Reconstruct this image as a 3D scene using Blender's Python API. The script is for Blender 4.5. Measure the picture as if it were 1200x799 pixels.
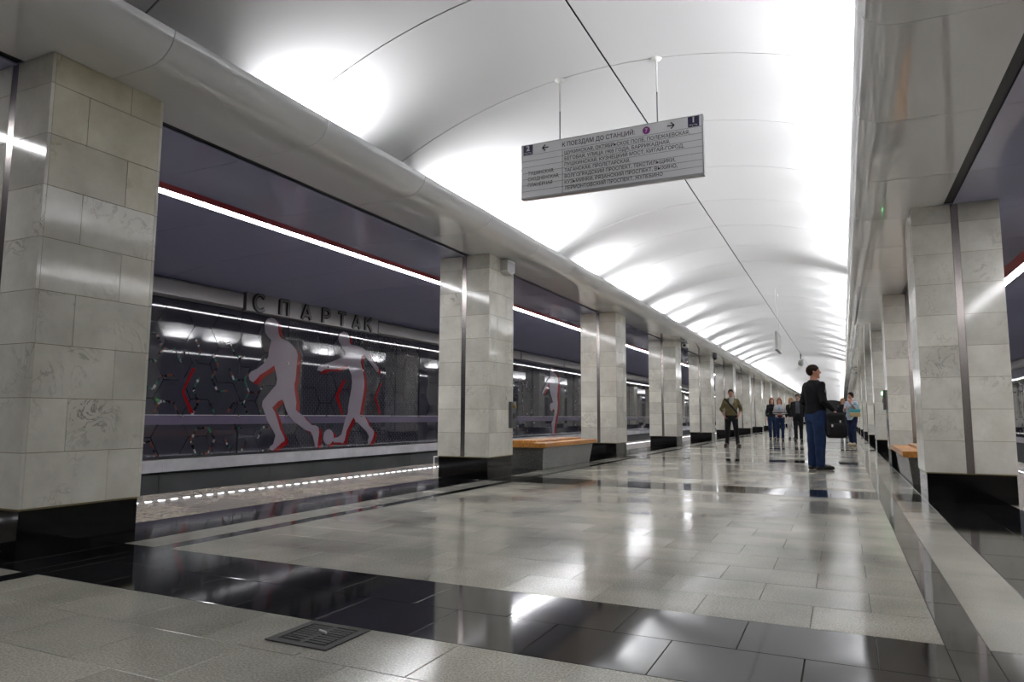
import bpy, bmesh, math, random
import numpy as np
from mathutils import Vector, Matrix

for o in list(bpy.data.objects):
    bpy.data.objects.remove(o, do_unlink=True)
scene = bpy.context.scene
col = scene.collection
R = math.radians
random.seed(7)

# ------------------------------------------------------------------ camera
PITCH, YAW, ROLL, FPX = 0.1078, 0.4432, 0.0048, 813.1
cam_d = bpy.data.cameras.new('camera')
cam = bpy.data.objects.new('camera', cam_d)
col.objects.link(cam)
cam_d.sensor_fit = 'HORIZONTAL'
cam_d.sensor_width = 36.0
cam_d.lens = 36.0 * FPX / 1200.0
cam_d.clip_start, cam_d.clip_end = 0.05, 400
fw = Vector((-math.sin(YAW) * math.cos(PITCH), math.cos(YAW) * math.cos(PITCH), math.sin(PITCH)))
r0 = Vector((math.cos(YAW), math.sin(YAW), 0))
u0 = r0.cross(fw)
rr = math.cos(ROLL) * r0 + math.sin(ROLL) * u0
uu = -math.sin(ROLL) * r0 + math.cos(ROLL) * u0
cam.matrix_world = Matrix(((rr.x, uu.x, -fw.x, 0), (rr.y, uu.y, -fw.y, 0), (rr.z, uu.z, -fw.z, 0.9), (0, 0, 0, 1)))
scene.camera = cam

# ------------------------------------------------------------------ world, exposure
w = bpy.data.worlds.new('world')
scene.world = w
w.use_nodes = True
w.node_tree.nodes['Background'].inputs[0].default_value = (0.5, 0.5, 0.6, 1)
w.node_tree.nodes['Background'].inputs[1].default_value = 0.0
vs = scene.view_settings
vs.view_transform = 'Standard'
vs.look = 'None'
vs.gamma = 1.0
vs.use_curve_mapping = False
vs.exposure = 0.95
scene.cycles.use_denoising = True
scene.cycles.max_bounces = 10
scene.cycles.diffuse_bounces = 5
scene.cycles.glossy_bounces = 5
scene.cycles.sample_clamp_indirect = 6.0
scene.cycles.blur_glossy = 0.3
scene.cycles.caustics_reflective = False

# ------------------------------------------------------------------ hall dimensions (metres)
CX = -1.905            # centre line of the hall
S = 6.288              # pillar pitch
Y0 = 2.63              # near face of the first pillar in view
PD, PW = 0.826, 0.84   # pillar depth along the hall, width across it
PIN = 2.70             # centre line to the hall face of the pillars
POUT = PIN + PW
ZS = 3.28              # soffit height
CROWN, VR = 4.28, 5.2  # vault crown height and radius
EDGE = 5.19            # platform edge from the centre line
WALLD = 8.09           # track wall from the centre line
SEG = S / 4            # panel pitch along the hall
YC0 = Y0 + PD / 2      # pillar centre
YB, YE = -9.0, 150.0   # ends of the hall

# cove lamps hidden behind the cornice, washing the vault
COVE_W = 36.0
LEFT_COVE = [4.75, 7.4, 8.7, 10.0, 12.3, 14.3, 15.6, 18.0, 20.0, 22.5, 24.4, 27.0, 29.4, 32, 34.5, 37, 39.5]
RIGHT_COVE = [4.4, 6.0, 7.6, 9.2, 10.8, 12.4, 14.0, 16.6, 18.4, 20.2, 22, 24, 26, 28, 30.5, 33, 35.5, 38]
def cove(side, y, length, watts):
    d = bpy.data.lights.new('cove_lamp', 'AREA')
    d.shape = 'RECTANGLE'
    d.size, d.size_y = 0.14, length
    d.energy = watts
    d.color = (0.98, 0.985, 1.0)
    d.spread = R(125)
    o = bpy.data.objects.new('cove_lamp', d)
    col.objects.link(o)
    o.location = (CX + side * 2.56, y, 3.36)
    aim = Vector((-side * 0.5, 0, 0.86)).normalized()
    zax = -aim
    yax = Vector((0, 1, 0))
    xax = yax.cross(zax)
    o.rotation_euler = Matrix((xax, yax, zax)).transposed().to_euler()
for y in LEFT_COVE:
    cove(-1, y, 0.8, COVE_W * (0.6 if y < 5 else 0.95))
for y in RIGHT_COVE:
    cove(1, y, 1.1, COVE_W)
for k in range(9):
    for s in (-1, 1):
        cove(s, 46 + k * 12, 11.0, COVE_W * 5.2)

# ------------------------------------------------------------------ materials
def new_mat(name):
    m = bpy.data.materials.new(name)
    m.use_nodes = True
    nt = m.node_tree
    return m, nt, nt.nodes['Principled BSDF']
def plain(name, colr, rough=0.5, metal=0.0, spec=0.5, coat=0.0):
    m, nt, b = new_mat(name)
    b.inputs['Base Color'].default_value = (*colr, 1)
    b.inputs['Roughness'].default_value = rough
    b.inputs['Metallic'].default_value = metal
    b.inputs['Specular IOR Level'].default_value = spec
    b.inputs['Coat Weight'].default_value = coat
    b.inputs['Coat Roughness'].default_value = 0.03
    return m
def node(nt, typ, **kw):
    n = nt.nodes.new(typ)
    for k, v in kw.items():
        if hasattr(n, k):
            setattr(n, k, v)
        else:
            n.inputs[k].default_value = v
    return n
def ramp(nt, src, stops):
    r = nt.nodes.new('ShaderNodeValToRGB')
    e = r.color_ramp.elements
    while len(e) < len(stops):
        e.new(0.5)
    for i, (p, c) in enumerate(stops):
        e[i].position = p
        e[i].color = (*c, 1)
    nt.links.new(src, r.inputs[0])
    return r
def mixc(nt, fac, a, b, mode='MIX'):
    n = nt.nodes.new('ShaderNodeMix')
    n.data_type = 'RGBA'
    n.blend_type = mode
    for sock, v in ((n.inputs[0], fac), (n.inputs[6], a), (n.inputs[7], b)):
        if isinstance(v, (int, float)):
            sock.default_value = v
        elif isinstance(v, tuple):
            sock.default_value = (*v, 1)
        else:
            nt.links.new(v, sock)
    return n.outputs[2]
def stone(name, c1, c2, scale, rough, fine=0.5, bump=0.0, vein=None, spec=0.5, rand=0.12, veinscale=2.2, roughvar=0.0):
    """speckled or veined stone with a slight tone change from piece to piece"""
    m, nt, b = new_mat(name)
    geo = nt.nodes.new('ShaderNodeNewGeometry')
    oi = nt.nodes.new('ShaderNodeObjectInfo')
    n1 = node(nt, 'ShaderNodeTexNoise', Scale=scale, Detail=6.0, Roughness=0.65)
    nt.links.new(geo.outputs['Position'], n1.inputs['Vector'])
    r1 = ramp(nt, n1.outputs['Fac'], [(0.32, c1), (0.68, c2)])
    c = r1.outputs[0]
    n2 = node(nt, 'ShaderNodeTexNoise', Scale=1.1, Detail=4.0)
    nt.links.new(geo.outputs['Position'], n2.inputs['Vector'])
    r2 = ramp(nt, n2.outputs['Fac'], [(0.3, (1 - fine * 0.45,) * 3), (0.7, (1 + fine * 0.12,) * 3)])
    c = mixc(nt, 1.0, c, r2.outputs[0], 'MULTIPLY')
    if vein:
        n3 = node(nt, 'ShaderNodeTexNoise', Scale=veinscale, Detail=8.0, Roughness=0.62, Distortion=1.4)
        add = nt.nodes.new('ShaderNodeVectorMath')
        add.operation = 'ADD'
        nt.links.new(geo.outputs['Position'], add.inputs[0])
        sc = nt.nodes.new('ShaderNodeVectorMath')
        sc.operation = 'SCALE'
        sc.inputs[0].default_value = (7, 5, 3)
        nt.links.new(oi.outputs['Random'], sc.inputs['Scale'])
        nt.links.new(sc.outputs[0], add.inputs[1])
        nt.links.new(add.outputs[0], n3.inputs['Vector'])
        r3 = ramp(nt, n3.outputs['Fac'], [(0.48, (0, 0, 0)), (0.505, (0.85, 0.85, 0.85)), (0.53, (0, 0, 0))])
        n4 = node(nt, 'ShaderNodeTexNoise', Scale=1.9, Detail=3.0)
        nt.links.new(add.outputs[0], n4.inputs['Vector'])
        r4 = ramp(nt, n4.outputs['Fac'], [(0.52, (0, 0, 0)), (0.72, (1, 1, 1))])
        f = mixc(nt, 1.0, r3.outputs[0], r4.outputs[0], 'MULTIPLY')
        c = mixc(nt, f, c, vein)
    mr = nt.nodes.new('ShaderNodeMapRange')
    mr.inputs['To Min'].default_value = 1 - rand
    mr.inputs['To Max'].default_value = 1 + rand * 0.6
    nt.links.new(oi.outputs['Random'], mr.inputs['Value'])
    c = mixc(nt, 1.0, c, mr.outputs[0], 'MULTIPLY')
    nt.links.new(c, b.inputs['Base Color'])
    b.inputs['Roughness'].default_value = rough
    b.inputs['Specular IOR Level'].default_value = spec
    if roughvar:
        rm = nt.nodes.new('ShaderNodeMapRange')
        rm.inputs['From Min'].default_value = 0.35
        rm.inputs['From Max'].default_value = 0.7
        rm.inputs['To Min'].default_value = rough
        rm.inputs['To Max'].default_value = rough + roughvar
        nt.links.new(n2.outputs['Fac'], rm.inputs['Value'])
        nt.links.new(rm.outputs[0], b.inputs['Roughness'])
    if bump:
        bp = node(nt, 'ShaderNodeBump', Strength=bump, Distance=0.02)
        n5 = node(nt, 'ShaderNodeTexNoise', Scale=1.6, Detail=1.0)
        nt.links.new(geo.outputs['Position'], n5.inputs['Vector'])
        nt.links.new(n5.outputs['Fac'], bp.inputs['Height'])
        nt.links.new(bp.outputs[0], b.inputs['Normal'])
    return m
M = {}
def raise_ior(m, ior):
    m.node_tree.nodes['Principled BSDF'].inputs['IOR'].default_value = ior
    return m
def emit(name, colr, strength):
    m, nt, b = new_mat(name)
    b.inputs['Base Color'].default_value = (0.8, 0.8, 0.8, 1)
    b.inputs['Emission Color'].default_value = (*colr, 1)
    b.inputs['Emission Strength'].default_value = strength
    return m
def wavy(name, colr, rough, spec, strength, scale=0.8, metal=0.0, stretch=(1, 1, 1), dist=0.05, coat=0.0):
    """glossy sheet with long soft dents, so reflections wander"""
    m, nt, b = new_mat(name)
    b.inputs['Base Color'].default_value = (*colr, 1)
    b.inputs['Roughness'].default_value = rough
    b.inputs['Specular IOR Level'].default_value = spec
    b.inputs['Metallic'].default_value = metal
    b.inputs['Coat Weight'].default_value = coat
    b.inputs['Coat Roughness'].default_value = 0.02
    geo = nt.nodes.new('ShaderNodeNewGeometry')
    mp = nt.nodes.new('ShaderNodeMapping')
    mp.inputs['Scale'].default_value = stretch
    nt.links.new(geo.outputs['Position'], mp.inputs['Vector'])
    n = node(nt, 'ShaderNodeTexNoise', Scale=scale, Detail=0.0)
    nt.links.new(mp.outputs[0], n.inputs['Vector'])
    bp = node(nt, 'ShaderNodeBump', Strength=strength, Distance=dist)
    nt.links.new(n.outputs['Fac'], bp.inputs['Height'])
    nt.links.new(bp.outputs[0], b.inputs['Normal'])
    nt.links.new(bp.outputs[0], b.inputs['Coat Normal'])
    return m

M['marble'] = stone('marble', (0.66, 0.64, 0.56), (0.84, 0.82, 0.74), 3.0, 0.09, fine=0.35, vein=(0.20, 0.19, 0.17), rand=0.16, veinscale=4.2)
M['joint'] = plain('stained_joint', (0.20, 0.155, 0.06), 0.8)
M['granite'] = stone('polished_granite', (0.28, 0.265, 0.215), (0.63, 0.61, 0.525), 110.0, 0.11, fine=1.0, bump=0.04, rand=0.16, roughvar=0.08, spec=0.4)
M['granite_pale'] = stone('pale_granite', (0.31, 0.30, 0.255), (0.45, 0.435, 0.375), 120.0, 0.10, fine=0.6, bump=0.03, rand=0.10, roughvar=0.08)
M['granite_edge'] = stone('platform_granite', (0.22, 0.19, 0.155), (0.42, 0.37, 0.31), 22.0, 0.20, fine=0.6, rand=0.10)
M['granite_dark'] = stone('dark_granite', (0.008, 0.008, 0.009), (0.018, 0.018, 0.020), 70.0, 0.05, fine=0.6, bump=0.03, rand=0.3, roughvar=0.04, spec=0.5)
M['plinth'] = stone('black_granite', (0.003, 0.003, 0.003), (0.009, 0.009, 0.009), 90.0, 0.08, fine=0.4, rand=0.2, spec=0.25)
raise_ior(M['granite_dark'], 1.6)
M['marble_stained'] = stone('stained_marble', (0.60, 0.55, 0.40), (0.76, 0.72, 0.57), 3.0, 0.10, fine=0.5, vein=(0.30, 0.22, 0.08), rand=0.2, veinscale=2.0)
M['grout'] = plain('grout', (0.06, 0.055, 0.05), 0.9)
M['steel'] = wavy('brushed_steel', (0.42, 0.38, 0.36), 0.24, 0.5, 0.05, 3.0, metal=1.0)
M['vault'] = wavy('vault_panel_white', (0.545, 0.545, 0.555), 0.42, 0.4, 0.25, 0.9, stretch=(0.6, 1.4, 0.6), dist=0.05)
M['cornice'] = wavy('cornice_gloss', (0.82, 0.83, 0.86), 0.10, 0.5, 0.18, 1.2, stretch=(1, 0.5, 1), coat=0.8)
M['soffit'] = wavy('soffit_gloss', (0.42, 0.43, 0.62), 0.06, 0.5, 0.10, 0.9, coat=0.5)
M['track_soffit'] = wavy('track_soffit', (0.40, 0.42, 0.66), 0.35, 0.4, 0.05, 0.9)
M['dark'] = plain('dark_void', (0.015, 0.015, 0.017), 0.8)
M['grille'] = plain('slot_grille', (0.05, 0.05, 0.055), 0.45, 0.6)
M['red'] = plain('dark_red_trim', (0.33, 0.010, 0.018), 0.35)
M['lamp'] = emit('lamp_diffuser', (0.97, 0.97, 1.0), 23.0)
M['led'] = emit('edge_led', (0.86, 0.90, 1.0), 4.0)
M['ledge'] = stone('pale_ledge', (0.50, 0.49, 0.51), (0.64, 0.63, 0.65), 3.0, 0.3, fine=0.4)
M['trackbase'] = stone('track_base', (0.03, 0.033, 0.034), (0.07, 0.072, 0.075), 0.6, 0.5, fine=0.6)
M['concrete'] = stone('concrete', (0.05, 0.05, 0.05), (0.09, 0.09, 0.09), 8.0, 0.8)
M['glass'] = wavy('dark_glass', (0.030, 0.030, 0.042), 0.03, 0.6, 0.10, 0.75, dist=0.03)
M['figure'] = wavy('lilac_print', (0.235, 0.205, 0.245), 0.05, 0.5, 0.10, 0.75, dist=0.03)
M['redprint'] = wavy('red_print', (0.17, 0.006, 0.008), 0.05, 0.5, 0.10, 0.75, dist=0.03)
M['band'] = wavy('band_reflection', (0.105, 0.09, 0.14), 0.08, 0.5, 0.2, 0.75, dist=0.02)  # violet of a reflection in the glass, put into the colour
M['hexline'] = wavy('hexagon_line', (0.010, 0.010, 0.014), 0.05, 0.4, 0.10, 0.75, dist=0.03)
M['shard_green'] = plain('shard_green', (0.02, 0.10, 0.065), 0.15)
M['shard_white'] = plain('shard_white', (0.30, 0.30, 0.31), 0.15)
M['shard_brown'] = plain('shard_brown', (0.12, 0.035, 0.02), 0.15)
M['beam'] = wavy('beam_metal', (0.40, 0.39, 0.39), 0.30, 0.5, 0.15, 0.7, metal=0.75)
M['letter'] = wavy('letter_steel', (0.26, 0.25, 0.25), 0.35, 0.5, 0.1, 4, metal=0.9)
M['letter_dark'] = plain('letter_core', (0.02, 0.02, 0.022), 0.35)
M['wood'] = None
M['white'] = plain('white_enamel', (0.62, 0.62, 0.60), 0.4)
M['signface'] = plain('sign_face', (0.85, 0.85, 0.88), 0.35)
M['signline'] = plain('sign_line', (0.16, 0.16, 0.18), 0.5)
M['ink'] = plain('sign_ink', (0.012, 0.011, 0.018), 0.5)
M['navy'] = plain('sign_navy', (0.018, 0.014, 0.06), 0.4)
M['purple'] = plain('sign_purple', (0.16, 0.015, 0.16), 0.4)
M['signedge'] = plain('sign_edge', (0.42, 0.42, 0.44), 0.3, 0.7)
M['grey_metal'] = plain('grey_metal', (0.12, 0.12, 0.125), 0.4, 0.7)
M['black_plastic'] = plain('black_plastic', (0.012, 0.012, 0.013), 0.4)
M['gold'] = plain('brass', (0.45, 0.30, 0.07), 0.3, 0.8)
M['green_led'] = emit('green_led', (0.2, 1.0, 0.25), 4.0)
M['iron'] = plain('cast_iron', (0.045, 0.044, 0.042), 0.6, 0.0, 0.25)
def wood_mat():
    m, nt, b = new_mat('varnished_wood')
    geo = nt.nodes.new('ShaderNodeNewGeometry')
    mp = nt.nodes.new('ShaderNodeMapping')
    mp.inputs['Scale'].default_value = (14, 1.0, 14)
    nt.links.new(geo.outputs['Position'], mp.inputs['Vector'])
    n = node(nt, 'ShaderNodeTexNoise', Scale=2.0, Detail=5.0, Distortion=0.4)
    nt.links.new(mp.outputs[0], n.inputs['Vector'])
    r = ramp(nt, n.outputs['Fac'], [(0.3, (0.36, 0.14, 0.025)), (0.7, (0.58, 0.27, 0.06))])
    nt.links.new(r.outputs[0], b.inputs['Base Color'])
    b.inputs['Roughness'].default_value = 0.3
    return m
M['wood'] = wood_mat()
def dash_glass():
    """printed glass covered in rows of small grey dashes"""
    m = wavy('dashed_glass', (0.03, 0.03, 0.042), 0.03, 0.6, 0.10, 0.75, dist=0.03)
    nt = m.node_tree
    b = nt.nodes['Principled BSDF']
    geo = nt.nodes.new('ShaderNodeNewGeometry')
    sep = nt.nodes.new('ShaderNodeSeparateXYZ')
    nt.links.new(geo.outputs['Position'], sep.inputs[0])
    cmb = nt.nodes.new('ShaderNodeCombineXYZ')
    nt.links.new(sep.outputs['Z'], cmb.inputs['X'])
    nt.links.new(sep.outputs['Y'], cmb.inputs['Y'])
    br = nt.nodes.new('ShaderNodeTexBrick')
    br.inputs['Scale'].default_value = 1.0
    br.inputs['Brick Width'].default_value = 0.11
    br.inputs['Row Height'].default_value = 0.058
    br.inputs['Mortar Size'].default_value = 0.016
    br.inputs['Color1'].default_value = (0.055, 0.055, 0.068, 1)
    br.inputs['Color2'].default_value = (0.042, 0.042, 0.054, 1)
    br.inputs['Mortar'].default_value = (0.022, 0.022, 0.032, 1)
    nt.links.new(cmb.outputs[0], br.inputs['Vector'])
    nt.links.new(br.outputs['Color'], b.inputs['Base Color'])
    return m
M['dashglass'] = dash_glass()

# ------------------------------------------------------------------ mesh helpers
class MB:
    def __init__(self):
        self.v, self.f = [], []
    def box(self, x0, x1, y0, y1, z0, z1):
        n = len(self.v)
        self.v += [(x, y, z) for z in (z0, z1) for y in (y0, y1) for x in (x0, x1)]
        self.f += [tuple(n + i for i in q) for q in ((0, 2, 3, 1), (4, 5, 7, 6), (0, 1, 5, 4), (2, 6, 7, 3), (0, 4, 6, 2), (1, 3, 7, 5))]
        return self
    def prism(self, pts, axis, a, b):
        """polygon pts (p,q) extruded along axis from a to b; axis x: (y,z), y: (x,z), z: (x,y)"""
        n = len(self.v)
        k = len(pts)
        for t in (a, b):
            for p, q in pts:
                self.v.append((t, p, q) if axis == 'x' else (p, t, q) if axis == 'y' else (p, q, t))
        self.f.append(tuple(range(n, n + k)))
        self.f.append(tuple(range(n + 2 * k - 1, n + k - 1, -1)))
        for i in range(k):
            j = (i + 1) % k
            self.f.append((n + i, n + k + i, n + k + j, n + j))
        return self
    def tube(self, pts, r, seg=8):
        n = len(self.v)
        P = [Vector(p) for p in pts]
        for i, p in enumerate(P):
            d = (P[min(i + 1, len(P) - 1)] - P[max(i - 1, 0)]).normalized()
            a = Vector((0, 0, 1)) if abs(d.z) < 0.9 else Vector((1, 0, 0))
            u = d.cross(a).normalized()
            v = d.cross(u)
            rad = r[i] if isinstance(r, (list, tuple)) else r
            for k in range(seg):
                t = 2 * math.pi * k / seg
                self.v.append(tuple(p + rad * (math.cos(t) * u + math.sin(t) * v)))
        for i in range(len(P) - 1):
            for k in range(seg):
                j = (k + 1) % seg
                self.f.append((n + i * seg + k, n + i * seg + j, n + (i + 1) * seg + j, n + (i + 1) * seg + k))
        self.f.append(tuple(n + k for k in range(seg - 1, -1, -1)))
        self.f.append(tuple(n + (len(P) - 1) * seg + k for k in range(seg)))
        return self
    def mesh(self, name):
        me = bpy.data.meshes.new(name)
        me.from_pydata(self.v, [], self.f)
        bm = bmesh.new()
        bm.from_mesh(me)
        bmesh.ops.recalc_face_normals(bm, faces=bm.faces)
        big = [f for f in bm.faces if len(f.verts) > 6]
        if big:
            bmesh.ops.triangulate(bm, faces=big)
        bm.to_mesh(me)
        bm.free()
        return me
    def build(self, name, mat, parent=None, smooth=False, bevel=0.0):
        return link(name, self.mesh(name), mat, parent, smooth=smooth, bevel=bevel)
def link(name, me, mat=None, parent=None, loc=None, smooth=False, bevel=0.0):
    if mat is not None and not me.materials:
        me.materials.append(mat)
    if smooth:
        me.polygons.foreach_set('use_smooth', [True] * len(me.polygons))
    o = bpy.data.objects.new(name, me)
    col.objects.link(o)
    if parent:
        o.parent = parent
    if loc:
        o.location = loc
    if bevel:
        b = o.modifiers.new('bevel', 'BEVEL')
        b.width = bevel
        b.segments = 2
        b.limit_method = 'ANGLE'
    return o
def box(name, mat, parent, *d, bevel=0.0):
    return MB().box(*d).build(name, mat, parent, bevel=bevel)
def empty(name, loc=(0, 0, 0), rz=0):
    o = bpy.data.objects.new(name, None)
    col.objects.link(o)
    o.location = loc
    o.rotation_euler = (0, 0, rz)
    o.empty_display_size = 0.2
    return o
def tag(o, label=None, cat=None, group=None, kind=None):
    if label: o['label'] = label
    if cat: o['category'] = cat
    if group: o['group'] = group
    if kind: o['kind'] = kind
    return o
def boxes_mesh(name, rects, z0, z1):
    mb = MB()
    for x0, x1, y0, y1 in rects:
        mb.box(x0, x1, y0, y1, z0, z1)
    return mb
ORD = ['first', 'second', 'third', 'fourth', 'fifth', 'sixth', 'seventh', 'eighth', 'ninth', 'tenth', 'eleventh', 'twelfth',
       'thirteenth', 'fourteenth', 'fifteenth', 'sixteenth', 'seventeenth', 'eighteenth', 'nineteenth', 'twentieth',
       'twenty-first', 'twenty-second', 'twenty-third']

# ================================================================== THE SETTING
# ---------------------------------------------------------------- floor
floor = box('floor', M['grout'], None, CX - EDGE, CX + EDGE, YB, YE, -0.25, -0.0035)
tag(floor, 'polished grey granite floor of the platform hall with dark bands', None, kind='structure')
FL, FR = CX - 2.235, CX + 2.235           # grey field
TWX = (FR - FL) / 9
ROWS = 14
BAND0, BAND1 = -0.13, 0.72                # dark cross band relative to a pillar's near face
RP = (S - (BAND1 - BAND0)) / ROWS
GAP = 0.0022
tile_me = {}
def floor_piece(name, mat, x0, x1, y0, y1, key):
    wx, wy = round(x1 - x0, 4), round(y1 - y0, 4)
    k = (key, wx, wy)
    if k not in tile_me:
        a, b = wx / 2 - GAP / 2, wy / 2 - GAP / 2
        c = 0.0018
        mb = MB()
        mb.v = [(-a, -b, -0.03), (a, -b, -0.03), (a, b, -0.03), (-a, b, -0.03), (-a, -b, -c), (a, -b, -c), (a, b, -c), (-a, b, -c),
                (-a + c, -b + c, 0), (a - c, -b + c, 0), (a - c, b - c, 0), (-a + c, b - c, 0)]
        mb.f = [(0, 1, 5, 4), (1, 2, 6, 5), (2, 3, 7, 6), (3, 0, 4, 7), (4, 5, 9, 8), (5, 6, 10, 9), (6, 7, 11, 10), (7, 4, 8, 11), (8, 9, 10, 11)]
        me = mb.mesh(name)
        me.materials.append(mat)
        tile_me[k] = me
    o = link(name, tile_me[k], None, floor, ((x0 + x1) / 2, (y0 + y1) / 2, 0))
    o.rotation_euler = (random.gauss(0, 0.0007), random.gauss(0, 0.0007), 0)
    return o
far = {'granite': [], 'granite_dark': [], 'granite_pale': [], 'granite_edge': []}
count = {}
def lay(name, matk, x0, x1, y0, y1, limit=300, ymin=1.2, ymax=40):
    n = count.get(name, 0)
    if n < limit and y0 > ymin and y1 < ymax:
        count[name] = n + 1
        floor_piece(name, M[matk], x0, x1, y0, y1, matk)
    else:
        far[matk].append((x0 + GAP / 2, x1 - GAP / 2, y0 + GAP / 2, y1 - GAP / 2))
bays = range(-2, 24)
DRAIN = (-2.13, -1.82, 2.19, 2.485)
for k in bays:
    ya = Y0 + k * S + BAND1
    for r in range(ROWS):
        y = ya + r * RP
        xs = [FL + i * TWX for i in range(10)] if r % 2 == 0 else [FL] + [FL + (i + 0.5) * TWX for i in range(9)] + [FR]
        for a, b in zip(xs[:-1], xs[1:]):
            if k >= 2:
                far['granite'].append((a + GAP / 2, b - GAP / 2, y + GAP / 2, y + RP - GAP / 2))
            else:
                lay('floor_tile', 'granite', a, b, y, y + RP, ymin=0.9)
    # dark cross band, two rows
    yb = Y0 + k * S + BAND0
    hb = (BAND1 - BAND0) / 2
    for r in range(2):
        xs = [FL + i * TWX for i in range(10)] if r % 2 == 0 else [FL] + [FL + (i + 0.5) * TWX for i in range(9)] + [FR]
        for a, b in zip(xs[:-1], xs[1:]):
            lay('dark_tile', 'granite_dark', a, b, yb + r * hb, yb + (r + 1) * hb, limit=120, ymin=0.5)
    for s in (-1, 1):
        def X(a, b):
            return (CX + a, CX + b) if s > 0 else (CX - b, CX - a)
        ys = Y0 + k * S + BAND0
        n = 8
        for i in range(n):
            y, y2 = ys + i * S / n, ys + (i + 1) * S / n
            lay('dark_strip', 'granite_dark', *X(2.235, 2.385), y, y2, limit=80)
            if i == 0:
                lay('dark_tile', 'granite_dark', *X(2.385, 2.69), y, ys + BAND1 - BAND0, limit=140)
                lay('border_slab', 'granite_pale', *X(2.385, 2.69), ys + BAND1 - BAND0, y2, limit=80) if y2 - ys - BAND1 + BAND0 > 0.05 else None
            else:
                lay('border_slab', 'granite_pale', *X(2.385, 2.69), max(y, ys + BAND1 - BAND0), y2, limit=80)
            lay('dark_slab', 'granite_dark', *X(2.69, 3.08), y, y2, limit=80)
            lay('dark_slab', 'granite_dark', *X(3.08, 3.46), y, y2, limit=120)
            lay('platform_slab', 'granite_edge', *X(3.46, 3.96), y, y2, limit=80)
            lay('platform_slab', 'granite_edge', *X(3.96, 4.46), y, y2, limit=120)
            lay('edge_slab', 'granite_edge', *X(4.46, 4.72), y, y2, limit=80)
            lay('edge_slab', 'granite_edge', *X(4.72, EDGE), y, y2, limit=120)
for mk, nm in (('granite', 'far_grey_tiles'), ('granite_dark', 'far_dark_tiles'), ('granite_pale', 'far_border_slabs'), ('granite_edge', 'far_platform_slabs')):
    o = boxes_mesh(nm, far[mk], -0.03, 0.0).build(nm, M[mk], floor)
    o['kind'] = 'stuff'

# track beds and platform side walls
for s, side in ((-1, 'left'), (1, 'right')):
    a, b = sorted((CX + s * EDGE, CX + s * (WALLD + 0.1)))
    o = box('track_bed_' + side, M['concrete'], None, a, b, YB, YE, -1.35, -1.15)
    tag(o, 'concrete track bed below the platform edge on the %s' % side, None, kind='structure')

# ---------------------------------------------------------------- ceiling
ceiling = empty('ceiling')
tag(ceiling, 'white panelled vault with glossy cornices and dark violet track soffits', None, kind='structure')
def vz(d):
    return CROWN - VR + math.sqrt(VR * VR - d * d)
VEND = 3.0
def strip_mesh(profile, y0, y1, thick=None):
    """open profile [(x,z)] swept along y, optionally closed with an offset back"""
    v, f = [], []
    n = len(profile)
    for y in (y0, y1):
        v += [(x, y, z) for x, z in profile]
    f += [(i, i + 1, n + i + 1, n + i) for i in range(n - 1)]
    return v, f
def sheet(name, profile, y0, y1, th, up):
    """a sheet with thickness th on the side away from the room"""
    pts = list(profile)
    back = []
    for i, (x, z) in enumerate(pts):
        a = pts[max(i - 1, 0)]
        b = pts[min(i + 1, len(pts) - 1)]
        dx, dz = b[0] - a[0], b[1] - a[1]
        l = math.hypot(dx, dz) or 1
        nx, nz = -dz / l * up, dx / l * up
        back.append((x + nx * th, z + nz * th))
    n = len(pts)
    mb = MB()
    ring = pts + back[::-1]
    k = len(ring)
    for y in (y0, y1):
        mb.v += [(x, y, z) for x, z in ring]
    for i in range(k):
        j = (i + 1) % k
        mb.f.append((i, j, k + j, k + i))
    for i in range(n - 1):
        for o in (0, k):
            q = (i, i + 1, k - 2 - i, k - 1 - i)
            mb.f.append(tuple(o + t for t in q))
    return mb
def repeated(name, mk, profile_fn, up, n_single, y_first, length, gap, th=0.012, extra=''):
    """one shared mesh for both sides is mirrored, so each side has its own; the nearest ones are separate parts, the rest one mesh"""
    for s in (-1, 1):
        prof = [(CX + s * d, z) for d, z in profile_fn]
        u = up * s
        me = None
        rest = MB()
        i = 0
        y = y_first
        while y < YE:
            if i < n_single:
                if me is None:
                    me = sheet(name, prof, gap / 2, length - gap / 2, th, u).mesh(name)
                    me.materials.append(M[mk])
                    me.polygons.foreach_set('use_smooth', [True] * len(me.polygons))
                    me.set_sharp_from_angle(angle=R(35))
                link(name, me, None, ceiling, (0, y, 0))
            else:
                m2 = sheet(name, prof, y + gap / 2, y + length - gap / 2, th, u)
                o = len(rest.v)
                rest.v += m2.v
                rest.f += [tuple(o + t for t in q) for q in m2.f]
            y += length
            i += 1
        if rest.v:
            me2 = rest.mesh('far_' + name + 's')
            me2.polygons.foreach_set('use_smooth', [True] * len(me2.polygons))
            me2.set_sharp_from_angle(angle=R(35))
            o = link('far_' + name + 's', me2, M[mk], ceiling)
            o['kind'] = 'stuff'
YF = YC0 - 7 * SEG
repeated('vault_panel', 'vault', [(0.011 + (VEND - 0.011) * i / 18, vz(0.011 + (VEND - 0.011) * i / 18)) for i in range(19)], 1, 40, YF, SEG, 0.014)
# dark backing above the vault joints
for s in (-1, 1):
    prof = [(CX + s * VEND * i / 14, vz(VEND * i / 14) + 0.03) for i in range(15)]
    sheet('vault_backing', prof, YB, YE, 0.02, s).build('vault_backing', M['dark'], ceiling)
CORN = [(3.02, ZS), (2.55, ZS), (2.36, 3.283), (2.26, 3.293), (2.20, 3.315), (2.155, 3.345), (2.12, 3.38), (2.095, 3.42), (2.082, 3.465), (2.08, 3.49)]
repeated('cornice_panel', 'cornice', CORN, -1, 40, YF, SEG, 0.006)
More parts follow.
